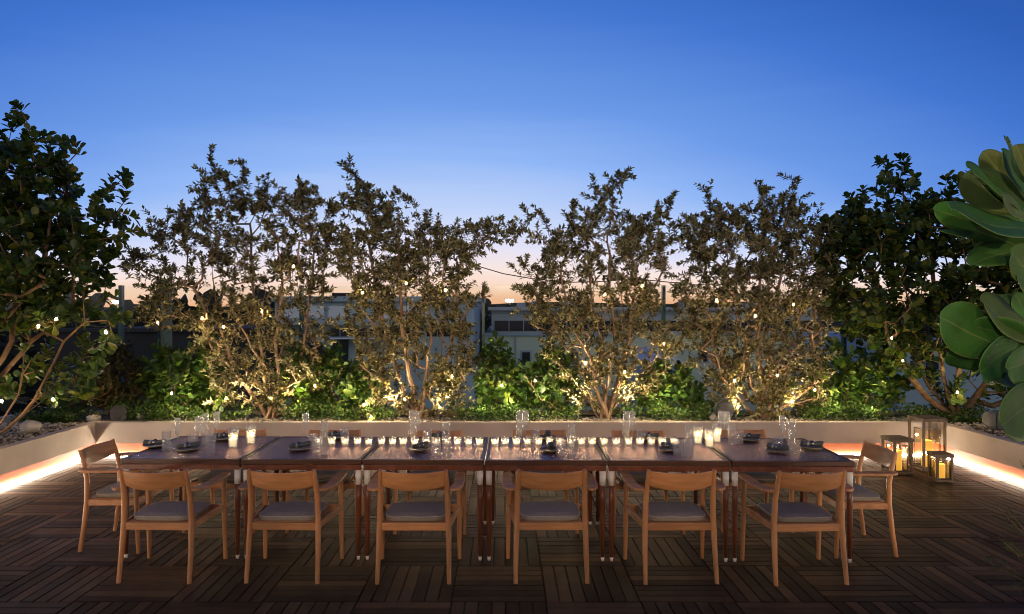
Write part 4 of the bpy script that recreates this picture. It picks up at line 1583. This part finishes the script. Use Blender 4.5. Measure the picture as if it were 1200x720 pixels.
def bush(label, px, top, wpx, seed, d=8.95, mat='bush', per=8, L=.118, Wr=.60, dens=1.0, cat='shrub', name='clusia_shrub', group='low round leaved shrubs between the silver trees'):
    base = Vector(((px - VX) / F * d, d, .41))
    h = wpx / 2
    R = random.Random(seed)
    poly = [(px - h, 455), (px - h * .9, top + 40), (px - h * .45, top + 14), (px + R.uniform(-8, 8), top), (px + h * .5, top + 16), (px + h * .95, top + 42), (px + h, 455), (px + h * .6, 478), (px - h * .6, 478)]
    stems = [[base, W(px + q * h * .5, 450, d), W(px + q * h * .8, top + 35, d)] for q in (-1, -.35, .3, .9)]
    n_t = int(wpx * (480 - top) / 42 * dens)
    return clusia(name, label, base, poly, stems, seed, n_t, per, L, Wr, M[mat], .28, group=group, cat=cat, rmax=.012, r_tip=.0025, twig=.15, trunkname='stem', crown='foliage', clampy=(8.76, 9.3), d=d)


bush('round leaved shrub at the foot of the glass fin, leftmost in the back planter', 200, 402, 74, 1)
bush('taller round leaved shrub just left of the first silver tree', 243, 396, 52, 2, d=9.05)
bush('bushy round leaved shrub right of the first silver tree', 352, 404, 56, 3)
bush('rounded leafy shrub between the first and second silver trees', 392, 408, 62, 4, d=9.0)
bush('dark leafy shrub touching the left side of the second silver tree', 428, 424, 50, 5)
bush('upright shrub right beside the dark glass post at the centre', 580, 396, 40, 6)
bush('low shrub in the middle gap below the pale building', 612, 424, 46, 7)
bush('pointed shrub left of the third silver tree', 648, 404, 58, 8)
bush('shrub in the gap between the third and fourth silver trees', 770, 424, 46, 9)
bush('narrow shrub left of the fourth silver tree', 800, 428, 46, 10, d=9.05)
bush('dark dense shrub right of the fourth silver tree', 978, 404, 66, 11)
bush('dense leafy shrub left of the tall lantern', 1026, 408, 64, 12)
bush('brown small leaved shrub in the left corner of the back planter', 132, 392, 74, 13, d=8.95, mat='dusky', per=24, L=.05, Wr=.42, dens=2.6, name='small_leaved_shrub', group=None)
bush('narrow dark shrub between the left tree and the corner shrub', 82, 440, 40, 14, d=8.9, mat='bush', per=18, L=.045, dens=1.2, name='small_leaved_shrub', group=None)


# groundcover
def cover():
    g = np.random.default_rng(5)
    P, D, N, L, Wd = [], [], [], [], []
    gaps = [(318, 30), (487, 42), (705, 34), (893, 46), (128, 20), (845, 14)]
    patches = []
    for _ in range(1500):
        px = g.uniform(70, 1150)
        y = g.uniform(YB + .14, YB + .62)
        if any(abs(px - a) < b * g.uniform(.5, 1.1) for a, b in gaps):
            continue
        if px > 1095 and g.random() < .3: continue
        patches.append(((px - VX) / F * (y + .1), y))
    for (x, y) in [(g.uniform(XR + .2, XR + 1.0), g.uniform(6.9, 8.3)) for _ in range(60)] + [(g.uniform(XL - 1.0, XL - .35), g.uniform(7.6, 8.5)) for _ in range(45)]:
        patches.append((x, y))
    for (x, y) in patches:
        if math.sin(x * 4.3 + 2) + math.sin(x * 9.7) * .6 + math.sin(y * 11 + x * 3) * .5 < -.85:
            continue
        h = .05 + .15 * (.5 + .5 * math.sin(x * 2.3 + 1) * math.cos(x * 5.1)) * g.uniform(.6, 1.2) + (y - YB) * .12
        n = int(g.integers(14, 30))
        c = np.array([x, y, .43])
        r = g.normal(0, 1, (n, 3)) * np.array([.07, .06, 0])
        p = c + r
        p[:, 2] += g.uniform(0, 1, n) ** .8 * h
        p[:, 1] = np.maximum(p[:, 1], YB + CAP + .0)
        d = g.normal(0, 1, (n, 3)); d[:, 2] = np.abs(d[:, 2]) * .7 + .1; d[:, 1] -= .3
        nn = g.normal(0, .5, (n, 3)) + np.array([0, -.5, 1])
        l = g.uniform(.022, .05, n)
        P.append(p); D.append(d); N.append(nn); L.append(l); Wd.append(l * g.uniform(.45, .75, n))
    o = leaf_mesh('ground_cover', *[np.concatenate(q) for q in (P, D, N, L, Wd)], ROUND_T, ROUND_F, M['cover'], None, True)
    tag(o, 'bright green low leafy groundcover spilling along the planter edge', 'groundcover', kind='stuff')


cover()

# ------------------------------------------------------------------ foreground plant at the right
pot = Vector((1.95, 1.75, 0))
fg = thing('clusia_plant', 'potted plant with very large paddle leaves reaching in from the right edge', 'plant', pot)
mb = MB(); mb.lathe([(0, 0), (.17, 0), (.22, .42), (.21, .45), (.19, .45), (.18, .40), (0, .40)], 28); mb.build('pot', M['speaker'], fg)
stems = [[(0, 0, .38), (-.1, -.02, .9), (-.42, -.1, 1.45), (-.60, -.12, 1.85), (-.64, -.12, 2.2)],
         [(0, 0, .38), (-.25, -.02, 1.0), (-.50, -.08, 1.45), (-.62, -.1, 1.62), (-.68, -.1, 1.78)],
         [(0, 0, .38), (-.2, -.1, .9), (-.42, -.12, 1.3), (-.60, -.12, 1.52)]]
mb = MB()
for st in stems:
    mb.tube(st, [.016, .014, .011, .009, .006][:len(st)], 8)
mb.build('stem', M['bark_smooth'], fg)


def big_leaf(px0, py0, d0, px1, py1, d1, wpx, tilt, bend):
    """base -> tip, width in photo px; tilt turns the face, bend arches the blade"""
    a, b = W(px0, py0, d0), W(px1, py1, d1)
    ax = b - a
    L = ax.length
    ax.normalize()
    n = Vector((0, -1, 0))
    n = (n - ax * n.dot(ax)).normalized()
    n = (Matrix.Rotation(tilt, 3, ax) @ n)
    sd = ax.cross(n).normalized()
    wd = wpx / F * (d0 + d1) / 2 / max(.35, abs(math.cos(tilt)))
    nu, nv = 8, 14
    vs, uvs = [], []
    for j in range(nv + 1):
        v = j / nv
        v = math.sin(v * math.pi / 2) ** .9
        w = wd * max(.05, math.sin(math.pi * min(1, v) ** 1.5) ** .43 if 0 < v < .9999 else .04)
        for i in range(nu + 1):
            u = -1 + 2 * i / nu
            off = n * (-.06 * L * math.sin(v * math.pi) * bend + abs(u) * w * .06 + bend * .08 * L * v * v) + n * (.0025 * math.sin(v * 9 + u * 2))
            vs.append(tuple(a + ax * L * v + sd * (u * w / 2) + off - pot))
            uvs.append(((u + 1) / 2, v))
    fs = [(j * (nu + 1) + i, j * (nu + 1) + i + 1, (j + 1) * (nu + 1) + i + 1, (j + 1) * (nu + 1) + i) for j in range(nv) for i in range(nu)]
    return vs, fs, uvs


BL = [  # base px,py,d  tip px,py,d  width tilt bend
    (1212, 232, 1.62, 1174, 163, 1.55, 26, .9, .6), (1212, 240, 1.66, 1172, 176, 1.62, 28, .5, .3), (1205, 236, 1.70, 1150, 178, 1.70, 30, -.3, .4),
    (1200, 245, 1.58, 1131, 200, 1.50, 42, .75, .5), (1208, 250, 1.68, 1127, 207, 1.72, 44, -.3, .3), (1200, 252, 1.60, 1135, 206, 1.46, 26, 1.0, .3),
    (1172, 268, 1.62, 1093, 246, 1.60, 33, .1, .2), (1222, 270, 1.50, 1113, 252, 1.38, 40, .85, .5), (1180, 275, 1.60, 1098, 274, 1.56, 10, 1.15, .4),
    (1215, 280, 1.64, 1128, 262, 1.64, 34, -.4, .5), (1218, 300, 1.6, 1142, 268, 1.55, 36, -.6, .5), (1225, 296, 1.6, 1143, 302, 1.5, 22, 1.1, -.9),
    (1222, 330, 1.5, 1182, 296, 1.44, 44, .1, .3), (1208, 262, 1.55, 1172, 230, 1.46, 20, .3, .2), (1235, 350, 1.5, 1188, 322, 1.46, 46, .5, .2),
    (1215, 225, 1.72, 1190, 170, 1.74, 28, -.5, .3), (1230, 262, 1.74, 1150, 232, 1.80, 40, .2, .3),
    # middle rosette
    (1178, 410, 1.52, 1100, 372, 1.46, 62, .1, .15), (1225, 400, 1.52, 1146, 356, 1.46, 46, .6, .5), (1228, 412, 1.50, 1136, 378, 1.50, 38, -.7, .4),
    (1196, 402, 1.50, 1146, 436, 1.42, 52, -.25, .3), (1190, 428, 1.56, 1108, 414, 1.56, 28, -.8, .4), (1232, 420, 1.46, 1177, 432, 1.38, 46, -.1, .3),
    (1216, 438, 1.5, 1160, 450, 1.44, 17, 1.1, .5), (1215, 385, 1.62, 1188, 344, 1.62, 26, .2, .2), (1222, 392, 1.6, 1165, 350, 1.66, 40, .1, .3),
    # lower rosette
    (1235, 460, 1.45, 1170, 498, 1.36, 64, .0, .3), (1232, 455, 1.5, 1188, 452, 1.5, 34, -.6, .3),
]
V, Fs, UV = [], [], []
for q in BL:
    vs, fs, uvs = big_leaf(*q)
    o_ = len(V)
    V += vs
    UV += uvs
    Fs += [tuple(i + o_ for i in f) for f in fs]
bo = fast_mesh('foliage', V, Fs, M['big_leaf'], fg, True)
uvl = bo.data.uv_layers.new(name='UVMap')
li = np.zeros(len(bo.data.loops), np.int32)
bo.data.loops.foreach_get('vertex_index', li)
uvl.data.foreach_set('uv', np.array(UV, np.float32)[li].ravel())
sol = bo.modifiers.new('thick', 'SOLIDIFY')
sol.thickness = .0016

# feathery plant in a pot at the right
fp = Vector((2.52, 3.0, 0))
ft = thing('feathery_plant', 'wispy needle leaved plant at the right edge low over the deck', 'plant', fp)
mb = MB(); mb.lathe([(0, 0), (.10, 0), (.13, .52), (.12, .54), (.11, .50), (0, .50)], 24); mb.build('pot', M['plaster'], ft)
R = random.Random(3)
sm = MB()
P, D, N, L, Wd = [], [], [], [], []
for k in range(46):
    a = R.uniform(0, 6.28)
    tip = Vector((math.cos(a) * R.uniform(.12, .36) - .05, math.sin(a) * R.uniform(.12, .34), R.uniform(.55, 1.16)))
    mid = Vector((tip.x * .35, tip.y * .35, .5 + (tip.z - .5) * .5))
    pts = [Vector((R.gauss(0, .02), R.gauss(0, .02), .48)), mid, tip]
    sm.tube(pts, [.003, .002, .001], 4, caps=False)
    for j in range(70):
        f = R.uniform(.15, 1)
        p = (pts[0].lerp(mid, f * 2) if f < .5 else mid.lerp(tip, f * 2 - 1))
        dd = (tip - mid).normalized() * .7 + Vector((R.gauss(0, .6), R.gauss(0, .6), R.gauss(0, .5)))
        P.append(p); D.append(dd); N.append((R.gauss(0, 1), R.gauss(0, 1), 1)); L.append(R.uniform(.02, .04)); Wd.append(.0028)
sm.build('stem', M['bark_smooth'], ft)
leaf_mesh('foliage', np.array([list(p) for p in P]), np.array([list(p) for p in D]), np.array(N), np.array(L), np.array(Wd), SMALL_T, SMALL_F, M['needle'], ft)

# ------------------------------------------------------------------ string lights
bm_ = MB()
bm_.lathe([(0, -.022), (.009, -.020), (.0145, -.012), (.015, -.004), (.013, .006), (.008, .016), (.0065, .018)], 14)
sm_ = MB()
sm_.lathe([(.0065, .0165), (.009, .018), (.009, .044), (.003, .050), (0, .050)], 10)
fl_ = MB()
fl_.lathe([(0, -.010), (.0075, -.006), (.0105, .002), (.007, .010), (0, .014)], 10)
bulb_me = None


def string(label, bulbs, end=None):
    global bulb_me
    t = thing('string_lights', label, 'string lights', group='strings of warm garden lights')
    pts = [W(x, y, d) for x, y, d in bulbs]
    for p in pts:
        if bulb_me is None:
            b = bm_.build('bulb', M['bulb_glass'], t)
            so = sm_.build('socket', M['wire'], b)
            fi = fl_.build('filament', M['bulb'], b)
            bulb_me = (b.data, so.data, fi.data)
        else:
            b = bpy.data.objects.new('bulb', bulb_me[0]); COL.objects.link(b); b.parent = t
            so = bpy.data.objects.new('socket', bulb_me[1]); COL.objects.link(so); so.parent = b
            fi = bpy.data.objects.new('filament', bulb_me[2]); COL.objects.link(fi); fi.parent = b
        b.location = p
        light('bulb_light', 'POINT', p + Vector((0, 0, -.016)), BULB_W, (1, .70, .36), size=.004)
        KIDS.setdefault(t.name, [])
    wires = MB()
    order = sorted(range(len(pts)), key=lambda i: pts[i].x)
    tops = [pts[i] + Vector((0, 0, .05)) for i in order]
    for a, b in zip(tops, tops[1:]):
        Ld = (b - a).length
        seg = [a.lerp(b, k / 8) + Vector((0, .10 * math.sin(k / 8 * math.pi), -math.sin(k / 8 * math.pi) * Ld * .10)) for k in range(9)]
        wires.tube(seg, .0022, 4, caps=False)
    if len(tops) > 1:
        wires.build('wire', M['wire'], t)


for lb_, bl_ in STRINGS:
    string(lb_, bl_)
mb = MB()
cpts = [W(540, 300, 9.2), W(563, 313, 9.2), W(590, 321, 9.2), W(625, 327, 9.2), W(670, 331, 9.2), W(705, 330, 9.2), W(745, 327, 9.2), W(785, 331, 9.2), W(815, 334, 9.2), W(850, 334, 9.2)]
mb.tube(cpts, .007, 6)
tag(mb.build('cable', M['wire']), 'thin black overhead cable sagging between the silver trees', 'cable')

# planted uplights that wash the trees (small spike fixtures hidden in the groundcover)
ul = 0
up_lab = ['left of the first silver tree', 'right of the first silver tree', 'left of the second silver tree', 'right of the second silver tree', 'left of the third silver tree', 'right of the third silver tree',
          'left of the fourth silver tree', 'right of the fourth silver tree', 'between the first two silver trees', 'in the middle gap', 'between the last two silver trees', 'at the right end of the back planter', 'at the left end of the back planter', 'just right of the glass fin', 'beside the dark glass post', 'below the gabled house', 'beside the tall lantern', 'under the second gap', 'between the third tree and the middle gap']
up_px = [290, 345, 460, 515, 675, 735, 862, 925, 400, 600, 795, 1020, 215, 245, 565, 770, 975, 430, 640]
fx = None
for k, px in enumerate(up_px):
    y = 8.60
    x = (px - VX) / F * y
    tree = k < 8
    if fx is None:
        fx = thing('spike_light', '', 'garden light', group='small spike uplights hidden in the planter')
        mb = MB(); mb.tube([(0, 0, 0), (0, .02, .05)], [.018, .022], 12, caps=False); mb.build('barrel', M['steel'], fx)
        mb = MB(); mb.tube([(0, 0, -.08), (0, 0, 0)], .005, 6); mb.build('spike', M['steel'], fx)
        o = fx
    else:
        o = copy_tree(fx)
    o.location = (x, y, .46)
    o['label'] = 'small black spike uplight in the leaves %s' % up_lab[k]
    aimx = (up_px[k] + (318 - 317 if not tree else 0) - VX) / F * 8.9
    if tree:
        light('uplight', 'SPOT', (x, 8.54, .60), SPOT_W, (1, .76, .46), size=.03, spot=105, blend=.9, aim=(x, 8.95, 2.2))
        light('cover_fill', 'POINT', (x, 8.535, .66), COVER_W, (1, .78, .46), size=.03)  # bare point light added to brighten the groundcover
    else:
        light('uplight', 'SPOT', (x, 8.54, .60), SPOT_W * .3, (1, .80, .48), size=.03, spot=120, blend=.9, aim=(x, 9.0, 1.6))
        light('cover_fill', 'POINT', (x, 8.535, .68), COVER_W, (1, .82, .46), size=.03)  # same added fill between the trees, evens out the groundcover
# bare spots added to light the left and right clusia trees
light('uplight', 'SPOT', (-5.45, 6.7, .5), SPOT_W * .5, (1, .76, .42), size=.03, spot=110, blend=.9, aim=(-4.9, 7.1, 2.0))
light('uplight', 'SPOT', (5.6, 8.1, .6), SPOT_W * .5, (1, .76, .42), size=.03, spot=110, blend=.9, aim=(5.7, 8.9, 2.0))

# ------------------------------------------------------------------ building behind us with wall lamps added for the light
hb = thing('restaurant_wall', 'plain rendered wall of the building behind the camera', 'building', (0, -3.0, 0))
mb = MB(); mb.box(-8, 8.5, -.3, 0, -.6, 4.2); mb.build('wall', M['plaster'], hb)
for k, (x, lb) in enumerate([(-4.6, 'first added wall lamp from the left on the building behind us'), (-2.3, 'second added wall lamp from the left on the building behind us'), (0.0, 'middle added wall lamp on the building behind us'), (2.3, 'second added wall lamp from the right on the building behind us'), (4.6, 'first added wall lamp from the right on the building behind us')]):
    t = thing('added_wall_lamp', lb, 'lamp', (x, -2.995, 2.9), 0, 'added wall lamps on the building')
    mb = MB(); mb.box(-.06, .06, 0, .02, -.1, .1); mb.build('back_plate', M['steel'], t)
    mb = MB(); mb.tube([(0, .03, .06), (0, .16, .01)], .05, 16, caps=False); mb.build('shade', M['steel'], t)
    light('added_wall_light', 'SPOT', (x, -2.8, 2.9), WALL_FILL_W * 8, (1, .66, .38), size=.12, spot=31, blend=.55, aim=(x * .82, 8.0, 1.05))  # unseen lamps placed behind the camera to warm the chair backs

t = thing('added_wall_lamp', 'small lamp added to brighten the potted large leaved plant', 'lamp', (-1.6, -2.995, 2.3), 0, 'added wall lamps on the building')
mb = MB(); mb.box(-.05, .05, 0, .02, -.08, .08); mb.build('back_plate', M['steel'], t)
mb = MB(); mb.tube([(0, .03, .04), (.05, .14, .02)], .04, 16, caps=False); mb.build('shade', M['steel'], t)
light('added_wall_light', 'SPOT', (-1.5, -2.82, 2.3), 300, (1, .90, .66), size=.08, spot=17, blend=.9, aim=(1.12, 1.5, 1.72))  # narrow spot added to brighten the foreground leaves

# ------------------------------------------------------------------ town beyond the glass
def bx(t, name, mat, px0, px1, py0, py1, d, depth, z0=None, bevel=0):
    a, b = W(px0, py0, d), W(px1, py1, d)
    mb = MB()
    mb.box(a.x, b.x, d, d + depth, (z0 if z0 is not None else b.z), a.z)
    o = mb.build(name, mat, t)
    return o


A = thing('white_building', 'modern white house with recessed windows beyond the glass at the left', 'building')
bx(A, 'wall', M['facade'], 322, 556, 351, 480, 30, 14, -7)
bx(A, 'parapet', M['facade'], 318, 560, 347.5, 353.5, 29.7, 14.5)
bx(A, 'roof_box', M['roofdark'], 389, 412, 343.5, 347.4, 31, 3)
for (x0, x1) in ((333, 352), (357, 380), (385, 405), (446, 462), (468, 500)):
    w = bx(A, 'window', M['facade3'], x0 - 1.5, x1 + 1.5, 357.5, 374, 29.96, .03)
    bx(w, 'pane', M['blind'], x0, x1, 359, 372.5, 29.93, .03)
bx(A, 'ledge', M['facade'], 318, 556, 378, 381, 29.2, .79)
for (x0, x1) in ((388, 430), (434, 480), (500, 545)):
    bx(A, 'window', M['window'], x0, x1, 385, 394.5, 29.95, .04)
bx(A, 'canopy', M['blind'], 384, 474, 396.2, 397.6, 28.6, 1.38)
bx(A, 'doorway', M['window'], 388, 408, 398.2, 440, 29.95, .04)
aw = MB()
a0, a1 = W(342, 401, 29.2), W(370, 401, 29.2)
b0, b1 = W(331, 428, 28.4), W(372, 428, 28.4)
aw.add([a0, a1, b1, b0, a0 + Vector((0, .7, 0)), a1 + Vector((0, .7, 0)), b1 + Vector((0, 1.5, 0)), b0 + Vector((0, 1.5, 0))],
       [(0, 1, 2, 3), (7, 6, 5, 4), (0, 4, 5, 1), (1, 5, 6, 2), (2, 6, 7, 3), (3, 7, 4, 0)])
aw.build('awning', M['window'], A)

B = thing('pale_building', 'long pale green building with a dark window band beyond the centre glass', 'building')
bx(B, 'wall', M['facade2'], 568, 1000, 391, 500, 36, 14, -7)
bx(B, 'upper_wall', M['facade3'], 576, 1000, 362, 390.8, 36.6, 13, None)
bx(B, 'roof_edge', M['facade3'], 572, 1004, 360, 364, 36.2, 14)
bx(B, 'window_band', M['window'], 580, 990, 376, 388, 36.52, .06)
bx(B, 'parapet', M['facade'], 566, 1002, 390.5, 393.5, 35.8, .3)
for x0 in (588, 612, 640, 668, 700, 740, 780, 820):
    w = bx(B, 'window', M['facade'], x0 - 2, x0 + 11, 411, 426, 35.95, .04)
    bx(w, 'pane', M['window'], x0, x0 + 9, 413, 424, 35.92, .03)
ch = MB(); p = W(627, 360, 37); ch.box(p.x - .18, p.x + .18, 37, 37.4, p.z - .9, p.z + .35); ch.build('flue', M['facade3'], B)

for k_, (xa, xb) in enumerate(((606, 616), (660, 676), (742, 752), (800, 818), (880, 896))):
    u_ = bx(B, 'roof_unit', M['facade3'], xa, xb, 355.5 - (k_ % 2) * 1.5, 360.2, 37.5, 1.4)
for x0 in range(596, 990, 17):
    bx(B, 'mullion', M['facade3'], x0, x0 + .9, 376, 388, 36.47, .04)
bx(B, 'gutter', M['facade'], 576, 1000, 366.5, 367.6, 36.5, .09)
for x0 in (604, 690, 776, 862):
    bx(B, 'downpipe', M['facade'], x0, x0 + 1.1, 394, 440, 35.9, .08)
for x0 in (398, 416, 446, 462, 512, 530):
    bx(A, 'mullion', M['facade'], x0, x0 + .8, 385, 394.5, 29.9, .04)
bx(A, 'roof_unit', M['facade3'], 436, 452, 343.6, 347.4, 32, 1.6)
bx(A, 'roof_unit', M['facade3'], 500, 508, 344.8, 347.4, 31, 1)
an = MB(); p_ = W(470, 347, 33); an.tube([p_, p_ + Vector((0, 0, 1.1))], .03, 6); an.tube([p_ + Vector((-.35, 0, .95)), p_ + Vector((.35, 0, .95))], .02, 6); an.build('aerial', M['steel'], A)

H = thing('small_gabled_house', 'small white gabled house seen between the third and fourth silver trees', 'house')
bx(H, 'wall', M['facade'], 772, 806, 428, 470, 26, 6, -7)
g = MB()
a, b, c = W(770, 429, 25.9), W(808, 429, 25.9), W(789, 417, 25.9)
g.add([a, b, c, a + Vector((0, 6.2, 0)), b + Vector((0, 6.2, 0)), c + Vector((0, 6.2, 0))], [(0, 1, 2), (5, 4, 3), (0, 3, 4, 1), (1, 4, 5, 2), (2, 5, 3, 0)])
g.build('roof', M['blind'], H)
bx(H, 'window', M['window'], 782, 788, 432, 440, 25.96, .03)

Cc = thing('blue_grey_building', 'pale blue grey wall showing under the right clusia tree', 'building')
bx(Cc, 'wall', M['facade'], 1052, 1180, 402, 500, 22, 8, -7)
bx(Cc, 'window', M['window'], 1086, 1100, 418, 450, 21.95, .04)
bx(Cc, 'parapet', M['facade3'], 1048, 1184, 399, 404, 21.8, .4)

Dd = thing('dark_tree_block', 'dark block added in place of the dark trees left of the white house', 'building')  # near-black block added where dark trees fill the view
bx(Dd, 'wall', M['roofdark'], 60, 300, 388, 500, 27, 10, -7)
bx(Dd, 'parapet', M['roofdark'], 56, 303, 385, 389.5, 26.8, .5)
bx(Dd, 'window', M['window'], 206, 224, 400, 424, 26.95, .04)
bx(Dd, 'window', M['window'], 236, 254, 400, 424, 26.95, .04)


def far_wood(y, x0, x1, zt, n, seed, label):
    g = np.random.default_rng(seed)
    k = n
    cx = g.uniform(x0, x1, k)
    top = zt * (.65 + .35 * np.sin(cx * .11 + seed) * np.cos(cx * .037)) + g.uniform(-.6, .4, k)
    P, D, N = [], [], []
    m = 60
    for i in range(k):
        h = top[i] + 7
        q = g.normal(0, 1, (m, 3)); q /= np.linalg.norm(q, axis=1, keepdims=True)
        q *= np.array([h * .38, h * .3, h * .42]) * g.uniform(.7, 1, (m, 1))
        P.append(q + np.array([cx[i], y + g.uniform(-4, 4), -7 + h * .56]))
    P = np.concatenate(P)
    n_ = len(P)
    o = leaf_mesh('far_wood', P, g.normal(0, 1, (n_, 3)), g.normal(0, 1, (n_, 3)), g.uniform(.8, 2.0, n_), g.uniform(.8, 1.6, n_), ROUND_T, ROUND_F, M['far_leaf'], None)
    tag(o, label, 'trees', kind='stuff')


far_wood(75, -95, 95, 2.3, 150, 3, 'dark band of distant trees along the horizon behind the houses')
far_wood(46, -42, -14, 2.6, 46, 4, 'dark mass of trees beyond the roofs at the left')
hl_ = MB()
hx = np.linspace(-1200, 1200, 90)
vs = []
for x in hx:
    h = 6 + 5 * math.sin(x * .006) + 3 * math.sin(x * .017 + 1)
    vs += [(x, 900, -8), (x, 900, h - 2), (x, 1300, -8)]
fs = []
for i in range(89):
    fs += [(3 * i, 3 * i + 3, 3 * i + 4, 3 * i + 1), (3 * i + 1, 3 * i + 4, 3 * i + 5, 3 * i + 2)]
hl_.add(vs, fs, True)
tag(hl_.build('hills', M['ground']), kind='structure')
for px, py, d, lb in ((597, 352.5, 160, 'distant floodlight on a mast glowing on the horizon at the centre'), (137, 354, 150, 'distant floodlight on a mast glowing at the left through the tree')):
    p = W(px, py, d)
    t = thing('floodlight_mast', lb, 'floodlight', (p.x, p.y, -7), 0, 'distant floodlights')
    mb = MB(); mb.tube([(0, 0, 0), (0, 0, p.z + 7)], [.25, .12], 8); mb.build('mast', M['steel'], t)
    mb = MB(); mb.box(-.9, .9, -.3, .0, p.z + 6.7, p.z + 7.3); mb.build('lamp_head', M['beacon'], t)
